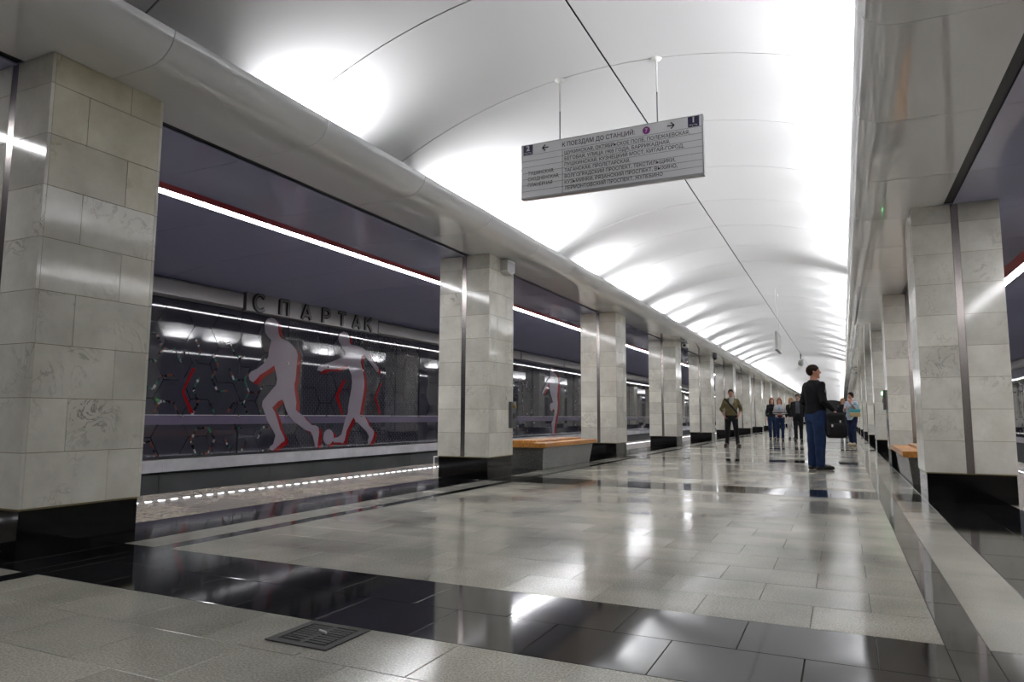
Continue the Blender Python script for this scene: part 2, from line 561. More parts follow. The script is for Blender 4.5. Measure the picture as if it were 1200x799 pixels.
# cove trough behind the cornice, closing the gap up to the vault foot
for s in (-1, 1):
    prof = [(CX + s * d, z) for d, z in ((2.13, 3.46), (2.2, 3.34), (2.4, 3.31), (3.0, 3.31), (3.02, 3.36))]
    sheet('cove_trough', prof, YB, YE, 0.008, s).build('cove_trough', M['white'], ceiling)
# slot with grille between the pillars
for s in (-1, 1):
    for k in range(-1, 23):
        ya, yb = Y0 + k * S + PD, Y0 + (k + 1) * S
        a, b = sorted((CX + s * 3.02, CX + s * 3.11))
        box('slot_grille', M['grille'], ceiling, a, b, ya, yb, ZS + 0.02, ZS + 0.04)
    for k in range(-1, 24):
        a, b = sorted((CX + s * 3.02, CX + s * 3.11))
        box('slot_cover', M['soffit'], ceiling, a, b, Y0 + k * S - 0.0, Y0 + k * S + PD + 0.0, ZS, ZS + 0.012)
repeated('soffit_panel', 'soffit', [(4.32, ZS), (3.9, ZS), (3.5, ZS), (3.11, ZS)], -1, 40, YF, SEG, 0.006)
TRK = [(8.1, 3.16), (7.9, 3.185), (7.4, 3.25), (6.9, 3.305), (6.4, 3.34), (5.9, 3.352), (5.4, 3.345), (5.0, 3.33), (4.69, 3.31)]
repeated('track_panel', 'track_soffit', TRK, -1, 40, YF, SEG, 0.008)
for s in (-1, 1):
    # roof slab above everything so no light leaks
    a, b = sorted((CX + s * 3.0, CX + s * 8.6))
    box('roof_slab', M['dark'], ceiling, a, b, YB, YE, 3.46, 3.6)
    # dark red trim beside the lamp line, set back above the soffit
    a, b = sorted((CX + s * 4.32, CX + s * 4.518))
    box('red_trim', M['red'], ceiling, a, b, YB, YE, ZS + 0.002, ZS + 0.02)
    a, b = sorted((CX + s * 4.653, CX + s * 4.68))
    box('lamp_rim', M['grey_metal'], ceiling, a, b, YB, YE, ZS - 0.005, ZS + 0.05)

# ---------------------------------------------------------------- linear lamps over the platform edges
LY = -1.5
for s, side in ((-1, 'left'), (1, 'right')):
    t = empty('linear_lamp', (CX + s * 4.585, LY, ZS))
    tag(t, 'long line of white strip lamps along the %s track soffit' % side, 'lamp', 'strip lamps over the platform edges')
    a, b = sorted((s * -0.065, s * 0.065))
    L = 1.62
    me = MB().box(a, b, 0.012, L - 0.012, 0.002, 0.02).mesh('diffuser')
    me.materials.append(M['lamp'])
    n = int((YE - LY) / L)
    for i in range(n):
        link('diffuser', me, None, t, (0, i * L, 0))
    box('lamp_tray', M['grey_metal'], t, a, b, 0, YE - LY, 0.021, 0.03)

# ---------------------------------------------------------------- track walls
def hexes(y0, y1, z0, z1, a, rnd, keep):
    """edges of a honeycomb in the wall plane"""
    E = set()
    h = a * math.sqrt(3)
    i = 0
    y = y0
    while y < y1:
        z = z0 + (h / 2 if i % 2 else 0)
        while z < z1:
            P = [(round(y + a * math.cos(R(60 * k)), 2), round(z + a * math.sin(R(60 * k)), 2)) for k in range(6)]
            for k in range(6):
                e = tuple(sorted((P[k], P[(k + 1) % 6])))
                if all(z0 - 0.01 <= p[1] <= z1 and y0 <= p[0] <= y1 for p in e) and rnd.random() < keep:
                    E.add(e)
            z += h
        y += a * 1.5
        i += 1
    return sorted(E)
def bar2(mb, p, q, wid, x0, x1):
    d = Vector((q[0] - p[0], q[1] - p[1]))
    if d.length < 1e-6:
        return
    n = Vector((-d.y, d.x)).normalized() * wid / 2
    mb.prism([(p[0] + n.x, p[1] + n.y), (q[0] + n.x, q[1] + n.y), (q[0] - n.x, q[1] - n.y), (p[0] - n.x, p[1] - n.y)], 'x', x0, x1)
XW = CX - WALLD                     # -9.995
for s, side in ((-1, 'left'), (1, 'right')):
    xw = CX + s * WALLD
    def bx(d0, d1, *r):
        a, b = sorted((CX + s * d0, CX + s * d1))
        return (a, b) + r
    wall = box('wall_' + side, M['trackbase'], None, *bx(WALLD + 0.03, WALLD + 0.2, YB, YE, -1.35, 3.6))
    tag(wall, 'dark glass clad track wall on the %s of the station' % side, None, kind='structure')
    # glass panels 1.2 m wide, in two heights above and below the violet reflection band
    PWID = 1.2
    me_u = MB().box(*bx(WALLD, WALLD + 0.012, 0.004, PWID - 0.004, 0.90, 2.81)).mesh('glass_panel')
    me_l = MB().box(*bx(WALLD, WALLD + 0.012, 0.004, PWID - 0.004, 0.20, 0.73)).mesh('glass_panel')
    me_ud = me_u.copy()
    me_ld = me_l.copy()
    for me, mk in ((me_u, 'glass'), (me_l, 'glass'), (me_ud, 'dashglass'), (me_ld, 'dashglass')):
        me.materials.append(M[mk])
    y = 8.18 - 14 * PWID
    i = 0
    rest = MB()
    while y < YE - 1:
        if i < 62:
            dash = (10.5 < y < 15) or (i % 5 in (2, 3) and y > 15)
            for me in ((me_ud, me_ld) if dash else (me_u, me_l)):
                o = link('glass_panel', me, None, wall, (0, y, 0))
                o.rotation_euler = (0, 0, random.gauss(0, 0.0012))
            if 4 < y < 34:
                for zz in (0.875, 1.93):
                    m = MB()
                    m.prism([(y + 0.022 * math.cos(R(45 * k)), zz + 0.022 * math.sin(R(45 * k))) for k in range(8)], 'x', *sorted((CX + s * (WALLD - 0.03), CX + s * WALLD)))
                    m.build('panel_clip', M['steel'], wall)
        else:
            rest.box(*bx(WALLD, WALLD + 0.012, y + 0.004, y + PWID - 0.004, 0.90, 2.81))
            rest.box(*bx(WALLD, WALLD + 0.012, y + 0.004, y + PWID - 0.004, 0.20, 0.73))
        y += PWID
        i += 1
    o = rest.build('far_glass_panels', M['glass'], wall)
    o['kind'] = 'stuff'
    box('reflection_band', M['band'], wall, *bx(WALLD - 0.004, WALLD + 0.02, YB, YE, 0.735, 0.885))  # reflection of the opposite platform, built as a solid stripe
    box('reflection_edge', M['ledge'], wall, *bx(WALLD - 0.008, WALLD + 0.02, YB, YE, 0.888, 0.897))  # pale upper line of the same reflection, built as a solid strip
    # pale ledge and dark base below
    n = 0
    y = YB
    while y < 60:
        box('ledge_slab', M['ledge'], wall, *bx(WALLD - 0.10, WALLD + 0.05, y + 0.002, y + 2.398, -0.02, 0.17))
        box('base_panel', M['trackbase'], wall, *bx(WALLD - 0.02, WALLD + 0.03, y + 0.005, y + 2.395, -1.2, -0.06))
        y += 2.4
    o = box('far_ledge', M['ledge'], wall, *bx(WALLD - 0.10, WALLD + 0.05, y, YE, -0.02, 0.17))
    # metal beam along the top of the glass
    y = 9.35 - 6 * 4.1
    i = 0
    while y < 60:
        if not (s < 0 and abs(y - 9.35) < 0.1):
            if s < 0 and abs(y - 13.45) < 0.1:
                pass
            MB().prism([(CX + s * (WALLD - 0.02), 2.82), (CX + s * (WALLD - 0.07), 2.86), (CX + s * (WALLD - 0.07), 3.11), (CX + s * (WALLD - 0.03), 3.145), (CX + s * WALLD, 3.145), (CX + s * WALLD, 2.82)], 'y', y + 0.03, y + 4.07).build('beam_panel', M['beam'], wall)
        y += 4.1
    box('far_beam', M['beam'], wall, *bx(WALLD - 0.07, WALLD, y, YE, 2.82, 3.14))
    # honeycomb print with broken coloured shards
    rnd = random.Random(3 if s < 0 else 4)
    mb = MB()
    xa, xb = sorted((CX + s * (WALLD - 0.0015), CX + s * (WALLD + 0.006)))
    E = hexes(4.2, 60, 0.22, 2.78, 0.36, rnd, 0.8)
    E = [e for e in E if not (0.70 < (e[0][1] + e[1][1]) / 2 < 0.92)]
    for p, q in E:
        if p[0] < 40:
            bar2(mb, p, q, 0.014, xa, xb)
    o = mb.build('honeycomb_lines', M['hexline'], wall)
    o['kind'] = 'stuff'
    sh = {'shard_green': MB(), 'shard_white': MB(), 'shard_brown': MB(), 'hexline': MB()}
    xa2, xb2 = sorted((CX + s * (WALLD - 0.007), CX + s * (WALLD + 0.006)))
    E2 = hexes(4.5, 60, 0.24, 2.4, 0.25, rnd, 0.42)
    for p, q in E2:
        pm = (p[0] + q[0]) / 2
        if not (pm < 10.2 or (17 < pm < 23) or (27 < pm < 33)) or 0.70 < (p[1] + q[1]) / 2 < 0.92:
            continue
        n = rnd.randint(3, 6)
        for j in range(n):
            t0 = j / n + rnd.uniform(0, 0.06)
            t1 = (j + 1) / n - rnd.uniform(0, 0.06)
            kk = rnd.choices(list(sh), [3, 2, 3, 5])[0]
            off = rnd.uniform(-0.015, 0.015)
            P = (p[0] + (q[0] - p[0]) * t0, p[1] + (q[1] - p[1]) * t0 + off)
            Q = (p[0] + (q[0] - p[0]) * t1, p[1] + (q[1] - p[1]) * t1 + rnd.uniform(-0.015, 0.015))
            bar2(sh[kk], P, Q, rnd.uniform(0.018, 0.045), xa2, xb2)
    for kk, mb in sh.items():
        if mb.v:
            o = mb.build('mosaic_shards', M[kk], wall)
            o['kind'] = 'stuff'

# end walls
o = box('wall_end', M['concrete'], None, CX - 9, CX + 9, YE, YE + 0.3, -1.4, 4.6)
tag(o, 'dim far end wall of the hall', None, kind='structure')
o = box('wall_back', M['concrete'], None, CX - 9, CX + 9, YB - 0.3, YB, -1.4, 4.6)
tag(o, 'end wall behind the viewer', None, kind='structure')

# ================================================================== PILLARS
ROWZ = [0.311] + [0.311 + 0.345 * i for i in range(1, 9)] + [ZS]
SW = 0.075                                   # steel strip
def pillar_parts(s):
    """slab boxes of a pillar around its base centre: (x0,x1,y0,y1,z0,z1)"""
    hx, hy, th, g = PW / 2, PD / 2, 0.022, 0.0018
    out = []
    for r in range(9):
        z0, z1 = ROWZ[r] + g, ROWZ[r + 1] - g
        for ysign in (-1, 1):
            y0, y1 = sorted((ysign * hy, ysign * (hy - th)))
            out.append((-hx, -SW / 2, y0, y1, z0, z1))
            out.append((SW / 2, hx, y0, y1, z0, z1))
        cut = -hy + (0.26 if r % 2 else 0.565)
        for xs in (-1, 1):
            x0, x1 = sorted((xs * hx, xs * (hx - th)))
            out.append((x0, x1, -hy + th + g, cut - g, z0, z1))
            out.append((x0, x1, cut + g, hy - th - g, z0, z1))
    return out
slab_me = {}
def slab_mesh(dx, dy, dz, mk='marble'):
    k = (round(dx, 4), round(dy, 4), round(dz, 4), mk)
    if k not in slab_me:
        me = MB().box(-dx / 2, dx / 2, -dy / 2, dy / 2, -dz / 2, dz / 2).mesh('marble_slab')
        me.materials.append(M[mk])
        slab_me[k] = me
    return slab_me[k]
core_me = MB().box(-PW / 2 + 0.006, PW / 2 - 0.006, -PD / 2 + 0.006, PD / 2 - 0.006, 0.3, ZS).mesh('core')
core_me.materials.append(M['joint'])
plinth_me = MB().box(-PW / 2 + 0.012, PW / 2 - 0.012, -PD / 2 + 0.012, PD / 2 - 0.012, 0, 0.3105).mesh('plinth')
plinth_me.materials.append(M['plinth'])
strip_me = MB().box(-SW / 2 + 0.003, SW / 2 - 0.003, -0.006, 0.006, 0.313, ZS).mesh('steel_strip')
strip_me.materials.append(M['steel'])
collar_me = MB().box(-PW / 2 - 0.0, PW / 2 + 0.0, -PD / 2 - 0.0, PD / 2 + 0.0, ZS - 0.006, ZS).mesh('head_trim')
collar_me.materials.append(M['soffit'])
clad_me = boxes = MB()
for b in pillar_parts(1):
    clad_me.box(*b)
clad_me = clad_me.mesh('marble_cladding')
clad_me.materials.append(M['marble'])
for s, side in ((-1, 'left'), (1, 'right')):
    for k in range(-1, 23):
        t = empty('pillar', (CX + s * (PIN + PW / 2), Y0 + k * S + PD / 2, 0))
        idx = k if s < 0 else k - 1               # place in the row as seen in the photograph
        if idx < 0:
            lab = 'marble clad pillar of the %s row standing beside or behind the viewer' % side
        elif idx == 0 and s < 0:
            lab = 'huge near pillar of cream marble at the left picture edge'
        elif idx == 0:
            lab = 'nearest pillar of the right row, pale marble with steel strip'
        else:
            lab = 'pale marble pillar on black plinth, %s from the foreground in %s row' % (ORD[idx], side)
        tag(t, lab, 'pillar', 'marble pillars of the %s row' % side)
        link('plinth', plinth_me, None, t)
        link('core', core_me, None, t)
        for ys in (-1, 1):
            link('steel_strip', strip_me, None, t, (0, ys * (PD / 2 - 0.008), 0))
        if 0 <= k <= 4 or (s > 0 and k == 0):
            for x0, x1, y0, y1, z0, z1 in pillar_parts(s):
                link('marble_slab', slab_mesh(x1 - x0, y1 - y0, z1 - z0, 'marble_stained' if (s < 0 and k == 0 and z1 > 2.5 and x0 > 0.3 and y1 - y0 > 0.1) else 'marble'), None, t, ((x0 + x1) / 2, (y0 + y1) / 2, (z0 + z1) / 2))
        else:
            o = link('marble_cladding', clad_me, None, t)
            o['kind'] = 'stuff'

# ================================================================== OBJECTS
# ---------------------------------------------------------------- edge lights
for s, side in ((-1, 'left'), (1, 'right')):
    t = empty('edge_light_strip', (CX + s * 4.60, 2.0, 0))
    tag(t, 'dotted line of small white lights set into the %s platform edge' % side, 'light strip', 'platform edge lights')
    box('channel', M['grey_metal'], t, -0.02, 0.02, -6, 140, -0.002, 0.0015)
    me = MB().box(-0.010, 0.010, 0, 0.07, 0.0, 0.006).mesh('led')
    me.materials.append(M['led'])
    for i in range(290):
        link('led', me, None, t, (0, i * 0.155, 0))
    rest = MB()
    for i in range(290, 880):
        rest.box(-0.010, 0.010, i * 0.155, i * 0.155 + 0.07, 0.0, 0.006)
    for i in range(-38, 0):
        rest.box(-0.010, 0.010, i * 0.155, i * 0.155 + 0.07, 0.0, 0.006)
    o = rest.build('far_leds', M['led'], t)
    o['kind'] = 'stuff'

# ---------------------------------------------------------------- benches
def bench(s, label):
    t = empty('bench', (CX + s * (PIN + 0.42), 12.2, 0))
    tag(t, label, 'bench', 'wooden platform benches')
    hl = 1.32
    # granite base, a little narrower at the foot of each end
    x0, x1 = -0.44, 0.44
    mb = MB()
    mb.v = [(x0 + .05, -hl + .12, 0), (x1 - .05, -hl + .12, 0), (x1 - .05, hl - .12, 0), (x0 + .05, hl - .12, 0),
            (x0, -hl + .03, .37), (x1, -hl + .03, .37), (x1, hl - .03, .37), (x0, hl - .03, .37)]
    mb.f = [(0, 3, 2, 1), (4, 5, 6, 7), (0, 1, 5, 4), (1, 2, 6, 5), (2, 3, 7, 6), (3, 0, 4, 7)]
    mb.build('base', M['benchstone'], t, bevel=0.006)
    n = 4
    wdt = 1.0 / n
    for i in range(n):
        x = -0.5 + i * wdt
        up = 0.035 if i in (1, 2) else 0.0
        ins = 0.18 if up else 0.0
        box('plank', M['wood'], t, x + 0.003, x + wdt - 0.003, -hl + ins, hl - ins, 0.375 + up * 0.2, 0.45 + up, bevel=0.006)
    box('rim', M['wood'], t, -0.502, 0.502, -hl - 0.012, -hl, 0.37, 0.448)
    box('rim', M['wood'], t, -0.502, 0.502, hl, hl + 0.012, 0.37, 0.448)
    return t
M['benchstone'] = stone('bench_granite', (0.10, 0.10, 0.095), (0.20, 0.20, 0.185), 40.0, 0.25, fine=0.5)
bench(-1, 'wooden topped stone bench between the second and third left pillars')
bench(1, 'wooden topped bench behind the nearest right pillar')

# ---------------------------------------------------------------- floor drains
def drain(name, x0, x1, y0, y1, label, nb, withbutt=False):
    t = empty(name, ((x0 + x1) / 2, (y0 + y1) / 2, 0.0))
    tag(t, label, 'drain')
    a, b = (x1 - x0) / 2, (y1 - y0) / 2
    box('pit', M['dark'], t, -a, a, -b, b, 0.0005, 0.001)  # flat dark sheet on the floor stands for the shaded hollow below the bars
    fr = MB()
    for d in ((-a, a, -b, -b + .035), (-a, a, b - .035, b), (-a, -a + .035, -b + .035, b - .035), (a - .035, a, -b + .035, b - .035)):
        fr.box(*d, 0.0015, 0.005)
    fr.build('frame', M['iron'], t)
    pit = (2 * b - 0.09) / nb
    for i in range(nb):
        y = -b + 0.045 + i * pit
        for x0_, x1_ in ((-a + .045, -.012), (.012, a - .045)):
            box('bar', M['iron'], t, x0_, x1_, y + pit * 0.28, y + pit * 0.95, 0.0015, 0.0045)
    box('rib', M['iron'], t, -0.012, 0.012, -b + .035, b - .035, 0.0015, 0.0045)
    return t
drain('floor_drain', -2.14, -1.83, 2.20, 2.485, 'square iron floor drain beside the near dark band', 8)
drain('floor_drain', -0.12, 0.22, 15.55, 16.0, 'distant dark floor grate right of the man in black', 4)
cb = MB().tube([(-2.0, 2.365, 0.012), (-1.975, 2.36, 0.012), (-1.955, 2.352, 0.012)], 0.005, 8).build('cigarette_butt', M['white'], None)
tag(cb, 'tiny pale scrap lying on the near floor drain', 'litter')

# ---------------------------------------------------------------- lettering helper
def text_mesh(s, size, name, width=None, bold=0.0, depth=0.0, bevel=0.0, align='LEFT'):
    c = bpy.data.curves.new(name, 'FONT')
    c.body = s
    c.size = size
    c.align_x = align
    c.offset = bold
    c.extrude = depth
    c.bevel_depth = bevel
    c.resolution_u = 3
    o = bpy.data.objects.new(name, c)
    col.objects.link(o)
    bpy.context.view_layer.update()
    me = bpy.data.meshes.new_from_object(o.evaluated_get(bpy.context.evaluated_depsgraph_get()))
    bpy.data.objects.remove(o)
    bpy.data.curves.remove(c)
    if width and len(me.vertices):
        xs = [v.co.x for v in me.vertices]
        k = width / max(1e-6, max(xs) - min(xs))
        x0 = min(xs)
        for v in me.vertices:
            v.co.x = (v.co.x - x0) * k
    me.name = name
    return me

# ---------------------------------------------------------------- hanging direction sign
SY, SX0, SX1, SZ0, SZ1 = 6.2, -2.83, -1.03, 3.065, 3.625
t = empty('direction_sign', ((SX0 + SX1) / 2, SY, SZ0))
tag(t, 'long grey station direction sign hanging from the vault on two rods', 'sign')
W, H = SX1 - SX0, SZ1 - SZ0
hw = W / 2
box('panel', M['signface'], t, -hw + .008, hw - .008, -0.03, 0.03, 0.012, H - 0.006)
fr = MB().box(-hw, hw, -0.035, 0.035, -0.004, 0.012).box(-hw, hw, -0.032, 0.032, H - .006, H).box(-hw, -hw + .008, -0.032, 0.032, 0.012, H - .006).box(hw - .012, hw, -0.032, 0.032, 0.012, H - .006)
fr.build('frame', M['signedge'], t)
def put(me, mat, u, v, parent=t, d=0.0335):
    """mesh lying in xy goes on to the near face of the sign at (u, v from top)"""
    if not me.materials:
        me.materials.append(mat)
    o = link(me.name, me, None, parent, (-hw + u * W, -d, H * (1 - v)))
    o.rotation_euler = (R(90), 0, 0)
    return o
for i in range(1, 8):
    v = 0.20 + (i - 1) * 0.111
    box('rule_line', M['signline'], t, -hw + .01, hw - .014, -0.0315, -0.0298, H * (1 - v) - .0013, H * (1 - v) + .0013)
box('column_line', M['signline'], t, -hw + .245 * W - .002, -hw + .245 * W + .002, -0.0318, -0.0298, 0.012, H * 0.8)
put(text_mesh('К ПОЕЗДАМ ДО СТАНЦИЙ:', 0.062, 'heading_text', 0.405 * W, 0.0006), M['ink'], 0.245, 0.15)
lines = ['ЩУКИНСКАЯ, ОКТЯБРЬСКОЕ ПОЛЕ, ПОЛЕЖАЕВСКАЯ,', 'БЕГОВАЯ, УЛИЦА 1905 ГОДА, БАРРИКАДНАЯ,',
         'ПУШКИНСКАЯ, КУЗНЕЦКИЙ МОСТ, КИТАЙ-ГОРОД,', 'ТАГАНСКАЯ, ПРОЛЕТАРСКАЯ,',
         'ВОЛГОГРАДСКИЙ ПРОСПЕКТ, ТЕКСТИЛЬЩИКИ,', 'КУЗЬМИНКИ, РЯЗАНСКИЙ ПРОСПЕКТ, ВЫХИНО,', 'ЛЕРМОНТОВСКИЙ ПРОСПЕКТ, ЖУЛЕБИНО']
wid = [0.675, 0.575, 0.645, 0.365, 0.60, 0.61, 0.535]
for i, (ln, wd) in enumerate(zip(lines, wid)):
    put(text_mesh(ln, 0.049, 'station_text', wd * W, 0.0004), M['ink'], 0.258, 0.295 + i * 0.1065)
for i, (ln, wd) in enumerate(zip(['ТУШИНСКАЯ,', 'СХОДНЕНСКАЯ,', 'ПЛАНЕРНАЯ'], [0.155, 0.185, 0.145])):
    put(text_mesh(ln, 0.049, 'station_text', wd * W, 0.0004), M['ink'], 0.04, 0.575 + i * 0.1065)
for u, n in ((0.012, '2'), (0.925, '1')):
    box('track_plate', M['navy'], t, -hw + u * W, -hw + (u + 0.056) * W, -0.0335, -0.0298, H * 0.81, H * 0.985)
    put(text_mesh(n, 0.072, 'track_number', None, 0.003, align='CENTER'), M['white'], u + 0.028, 0.115, d=0.035)
    put(text_mesh('путь', 0.026, 'track_word', 0.042 * W, 0.0), M['white'], u + 0.007, 0.172, d=0.035)
def arrow(u, sgn):
    mb = MB()
    c = (-hw + u * W, H * 0.895)
    L = 0.032
    def seg(p, q, wd):
        d = Vector((q[0] - p[0], q[1] - p[1]))
        n = Vector((-d.y, d.x)).normalized() * wd / 2
        mb.prism([(p[0] + n.x, p[1] + n.y), (q[0] + n.x, q[1] + n.y), (q[0] - n.x, q[1] - n.y), (p[0] - n.x, p[1] - n.y)], 'y', -0.0338, -0.0298)
    tip = (c[0] + sgn * L, c[1])
    seg((c[0] - sgn * L, c[1]), tip, 0.009)
    seg((tip[0] - sgn * .03, c[1] + .03), tip, 0.009)
    seg((tip[0] - sgn * .03, c[1] - .03), tip, 0.009)
    mb.build('arrow', M['ink'], t)
arrow(0.145, -1)
arrow(0.838, 1)
mb = MB().prism([(-hw + 0.712 * W + 0.036 * math.cos(R(18 * k)), H * 0.885 + 0.036 * math.sin(R(18 * k))) for k in range(20)], 'y', -0.0338, -0.0298)
mb.build('line_disc', M['purple'], t)
put(text_mesh('7', 0.05, 'line_number', None, 0.001, align='CENTER'), M['white'], 0.712, 0.145, d=0.0352)
for x in (-2.426, -1.45):
    zt = vz(abs(x - CX)) - SZ0
    xx = x - (SX0 + SX1) / 2
    rod = MB().tube([(xx, 0, H - .004), (xx, 0, zt - 0.33)], 0.006, 8).build('rod', M['grey_metal'], t)
    MB().tube([(xx, 0, zt - 0.33), (xx, 0, zt)], 0.009, 8).build('rod_sleeve', M['white'], rod)
    MB().tube([(xx, 0, zt - 0.03), (xx, 0, zt)], [0.02, 0.055], 12).build('ceiling_rose', M['white'], rod)

# second, plain sign seen almost edge on further down the hall
t2 = empty('hanging_sign', (-1.47, 19.6, 2.62))
tag(t2, 'small white sign panel hanging far down the vault', 'sign')
box('panel', M['white'], t2, -0.03, 0.03, -0.6, 0.6, 0.02, 0.5)
box('frame', M['grey_metal'], t2, -0.035, 0.035, -0.61, 0.61, 0.0, 0.02)
for y in (-0.4, 0.4):
    MB().tube([(0, y, 0.5), (0, y, vz(-1.47 - CX) - 2.62)], 0.006, 6).build('rod', M['white'], t2)

# ---------------------------------------------------------------- station name on the track wall
t = empty('station_sign', (XW, 9.35, 2.8))
tag(t, 'steel station name panel with seven raised letters on left wall', 'sign')
MB().prism([(0.02, 0.01), (0.10, 0.03), (0.10, 0.37), (0.05, 0.40), (0.0, 0.40), (0.0, 0.01)], 'y', 0.02, 4.06).build('panel', M['beam'], t)
ys = [9.68, 10.32, 10.95, 11.55, 12.08, 12.58, 13.02]
# letters as strokes in a unit cell (x 0..1 across, y 0..1 up), a dark body with a narrower steel face
STROKES = {'С': [[(0.5 + 0.5 * math.cos(R(a)), 0.5 + 0.5 * math.sin(R(a))) for a in range(48, 313, 22)]],
           'П': [[(0.08, 0), (0.08, 1)], [(0.92, 1), (0.92, 0)], [(0.08, 0.95), (0.92, 0.95)]],
           'А': [[(0, 0), (0.5, 1)], [(0.5, 1), (1, 0)], [(0.2, 0.28), (0.8, 0.28)]],
           'Р': [[(0.12, 0), (0.12, 1)], [(0.12, 0.96), (0.6, 0.96), (0.85, 0.86), (0.93, 0.7), (0.85, 0.54), (0.6, 0.44), (0.12, 0.44)]],
           'Т': [[(0, 0.95), (1, 0.95)], [(0.5, 0.95), (0.5, 0)]],
           'К': [[(0.1, 0), (0.1, 1)], [(0.95, 1), (0.15, 0.48)], [(0.35, 0.6), (1, 0)]]}
LW, LH = 0.25, 0.30
for ch, yl in zip('СПАРТАК', ys):
    for nm, mk, wd, x0, x1 in (('letter', 'letter_dark', 0.074, 0.10, 0.128), ('letter_face', 'letter', 0.034, 0.128, 0.136)):
        mb = MB()
        for st in STROKES[ch]:
            Q = [(yl - 9.35 + (a - 0.5) * LW * (1.1 if ch == 'С' else 1.0), 0.055 + b * LH) for a, b in st]
            for q0, q1 in zip(Q[:-1], Q[1:]):
                d = Vector((q1[0] - q0[0], q1[1] - q0[1])).normalized() * (wd * 0.25 if len(Q) > 2 else 0)
                bar2(mb, (q0[0] - d.x, q0[1] - d.y), (q1[0] + d.x, q1[1] + d.y), wd, x0, x1)
        lt = mb.build(nm, M[mk], t if nm == 'letter' else lt)

# ---------------------------------------------------------------- footballers on the glass
F1 = [(10.084, 2.781), (10.174, 2.773), (10.253, 2.726), (10.276, 2.643), (10.29, 2.531), (10.321, 2.448), (10.388, 2.407), (10.576, 2.369), (10.688, 2.302), (10.803, 2.214), (10.849, 2.12), (10.832, 1.923), (10.823, 1.727), (10.809, 1.59), (10.785, 1.53), (10.796, 1.414), (10.825, 1.299), (10.859, 1.165), (10.854, 1.01), (10.94, 0.952), (11.068, 0.895), (11.187, 0.797), (11.336, 0.697), (11.454, 0.686), (11.544, 0.655), (11.573, 0.554), (11.555, 0.434), (11.546, 0.335), (11.536, 0.235), (11.461, 0.258), (11.426, 0.358), (11.376, 0.478), (11.314, 0.559), (11.14, 0.601), (10.996, 0.681), (10.798, 0.779), (10.657, 0.893), (10.571, 1.007), (10.51, 1.157), (10.468, 1.204), (10.354, 1.164), (10.208, 1.04), (10.289, 0.948), (10.347, 0.837), (10.39, 0.743), (10.435, 0.631), (10.52, 0.517), (10.576, 0.44), (10.566, 0.384), (10.477, 0.35), (10.403, 0.296), (10.329, 0.253), (10.255, 0.219), (10.173, 0.25), (10.2, 0.304), (10.273, 0.338), (10.305, 0.448), (10.327, 0.502), (10.259, 0.596), (10.178, 0.689), (10.085, 0.8), (10.015, 0.946), (9.946, 1.073), (9.953, 1.164), (10.046, 1.258), (10.164, 1.373), (10.284, 1.489), (10.304, 1.604), (10.273, 1.696), (10.217, 1.862), (10.042, 1.757), (9.852, 1.654), (9.761, 1.558), (9.693, 1.51), (9.608, 1.551), (9.58, 1.639), (9.634, 1.705), (9.796, 1.778), (9.936, 1.879), (10.052, 2.018), (10.057, 2.149), (10.088, 2.264), (10.109, 2.341), (10.017, 2.406), (9.946, 2.473), (9.924, 2.601), (9.939, 2.696), (9.997, 2.756)]
F2 = [(12.257, 2.758), (12.384, 2.747), (12.45, 2.693), (12.47, 2.613), (12.49, 2.532), (12.54, 2.486), (12.736, 2.483), (12.937, 2.46), (13.145, 2.383), (13.29, 2.245), (13.436, 2.127), (13.583, 2.051), (13.605, 1.943), (13.534, 1.928), (13.406, 2.017), (13.224, 2.155), (13.082, 2.251), (13.029, 2.289), (12.913, 2.258), (12.902, 2.111), (12.977, 1.948), (13.035, 1.783), (13.058, 1.658), (13.061, 1.593), (13.035, 1.404), (12.992, 1.236), (12.95, 1.048), (12.923, 0.914), (13.074, 0.904), (13.181, 0.8), (13.29, 0.653), (13.469, 0.545), (13.473, 0.46), (13.425, 0.356), (13.343, 0.243), (13.24, 0.236), (13.253, 0.319), (13.283, 0.422), (13.193, 0.528), (13.019, 0.635), (12.866, 0.729), (12.782, 0.77), (12.713, 0.862), (12.651, 0.801), (12.561, 0.681), (12.471, 0.561), (12.445, 0.462), (12.418, 0.363), (12.36, 0.285), (12.267, 0.308), (12.055, 0.315), (12.007, 0.375), (12.05, 0.412), (12.2, 0.428), (12.304, 0.485), (12.345, 0.603), (12.386, 0.722), (12.427, 0.842), (12.501, 0.943), (12.509, 1.104), (12.548, 1.287), (12.601, 1.515), (12.612, 1.638), (12.588, 1.801), (12.502, 1.918), (12.435, 2.006), (12.248, 1.973), (12.037, 1.909), (11.828, 1.896), (11.683, 1.877), (11.571, 1.822), (11.442, 1.843), (11.48, 1.922), (11.62, 1.98), (11.821, 2.033), (12.027, 2.098), (12.177, 2.159), (12.345, 2.233), (12.341, 2.314), (12.245, 2.367), (12.21, 2.434), (12.114, 2.516), (12.095, 2.594), (12.136, 2.69)]
F3 = [(24.533, 2.79), (24.696, 2.74), (24.695, 2.575), (25.026, 2.512), (25.194, 2.396), (25.249, 2.191), (25.191, 1.939), (25.133, 1.689), (25.187, 1.401), (25.129, 1.071), (24.961, 0.784), (24.85, 0.5), (24.794, 0.215), (24.631, 0.222), (24.579, 0.503), (24.525, 0.624), (24.687, 0.744), (24.797, 0.947), (24.853, 1.15), (24.744, 1.19), (24.581, 1.087), (24.399, 1.146), (24.368, 1.306), (24.474, 1.388), (24.69, 1.433), (24.583, 1.592), (24.422, 1.75), (24.369, 1.95), (24.317, 2.189), (24.001, 1.936), (23.795, 1.77), (23.693, 1.668), (23.612, 1.764), (23.795, 1.928), (24.106, 2.22), (24.317, 2.351), (24.424, 2.478), (24.371, 2.638)]
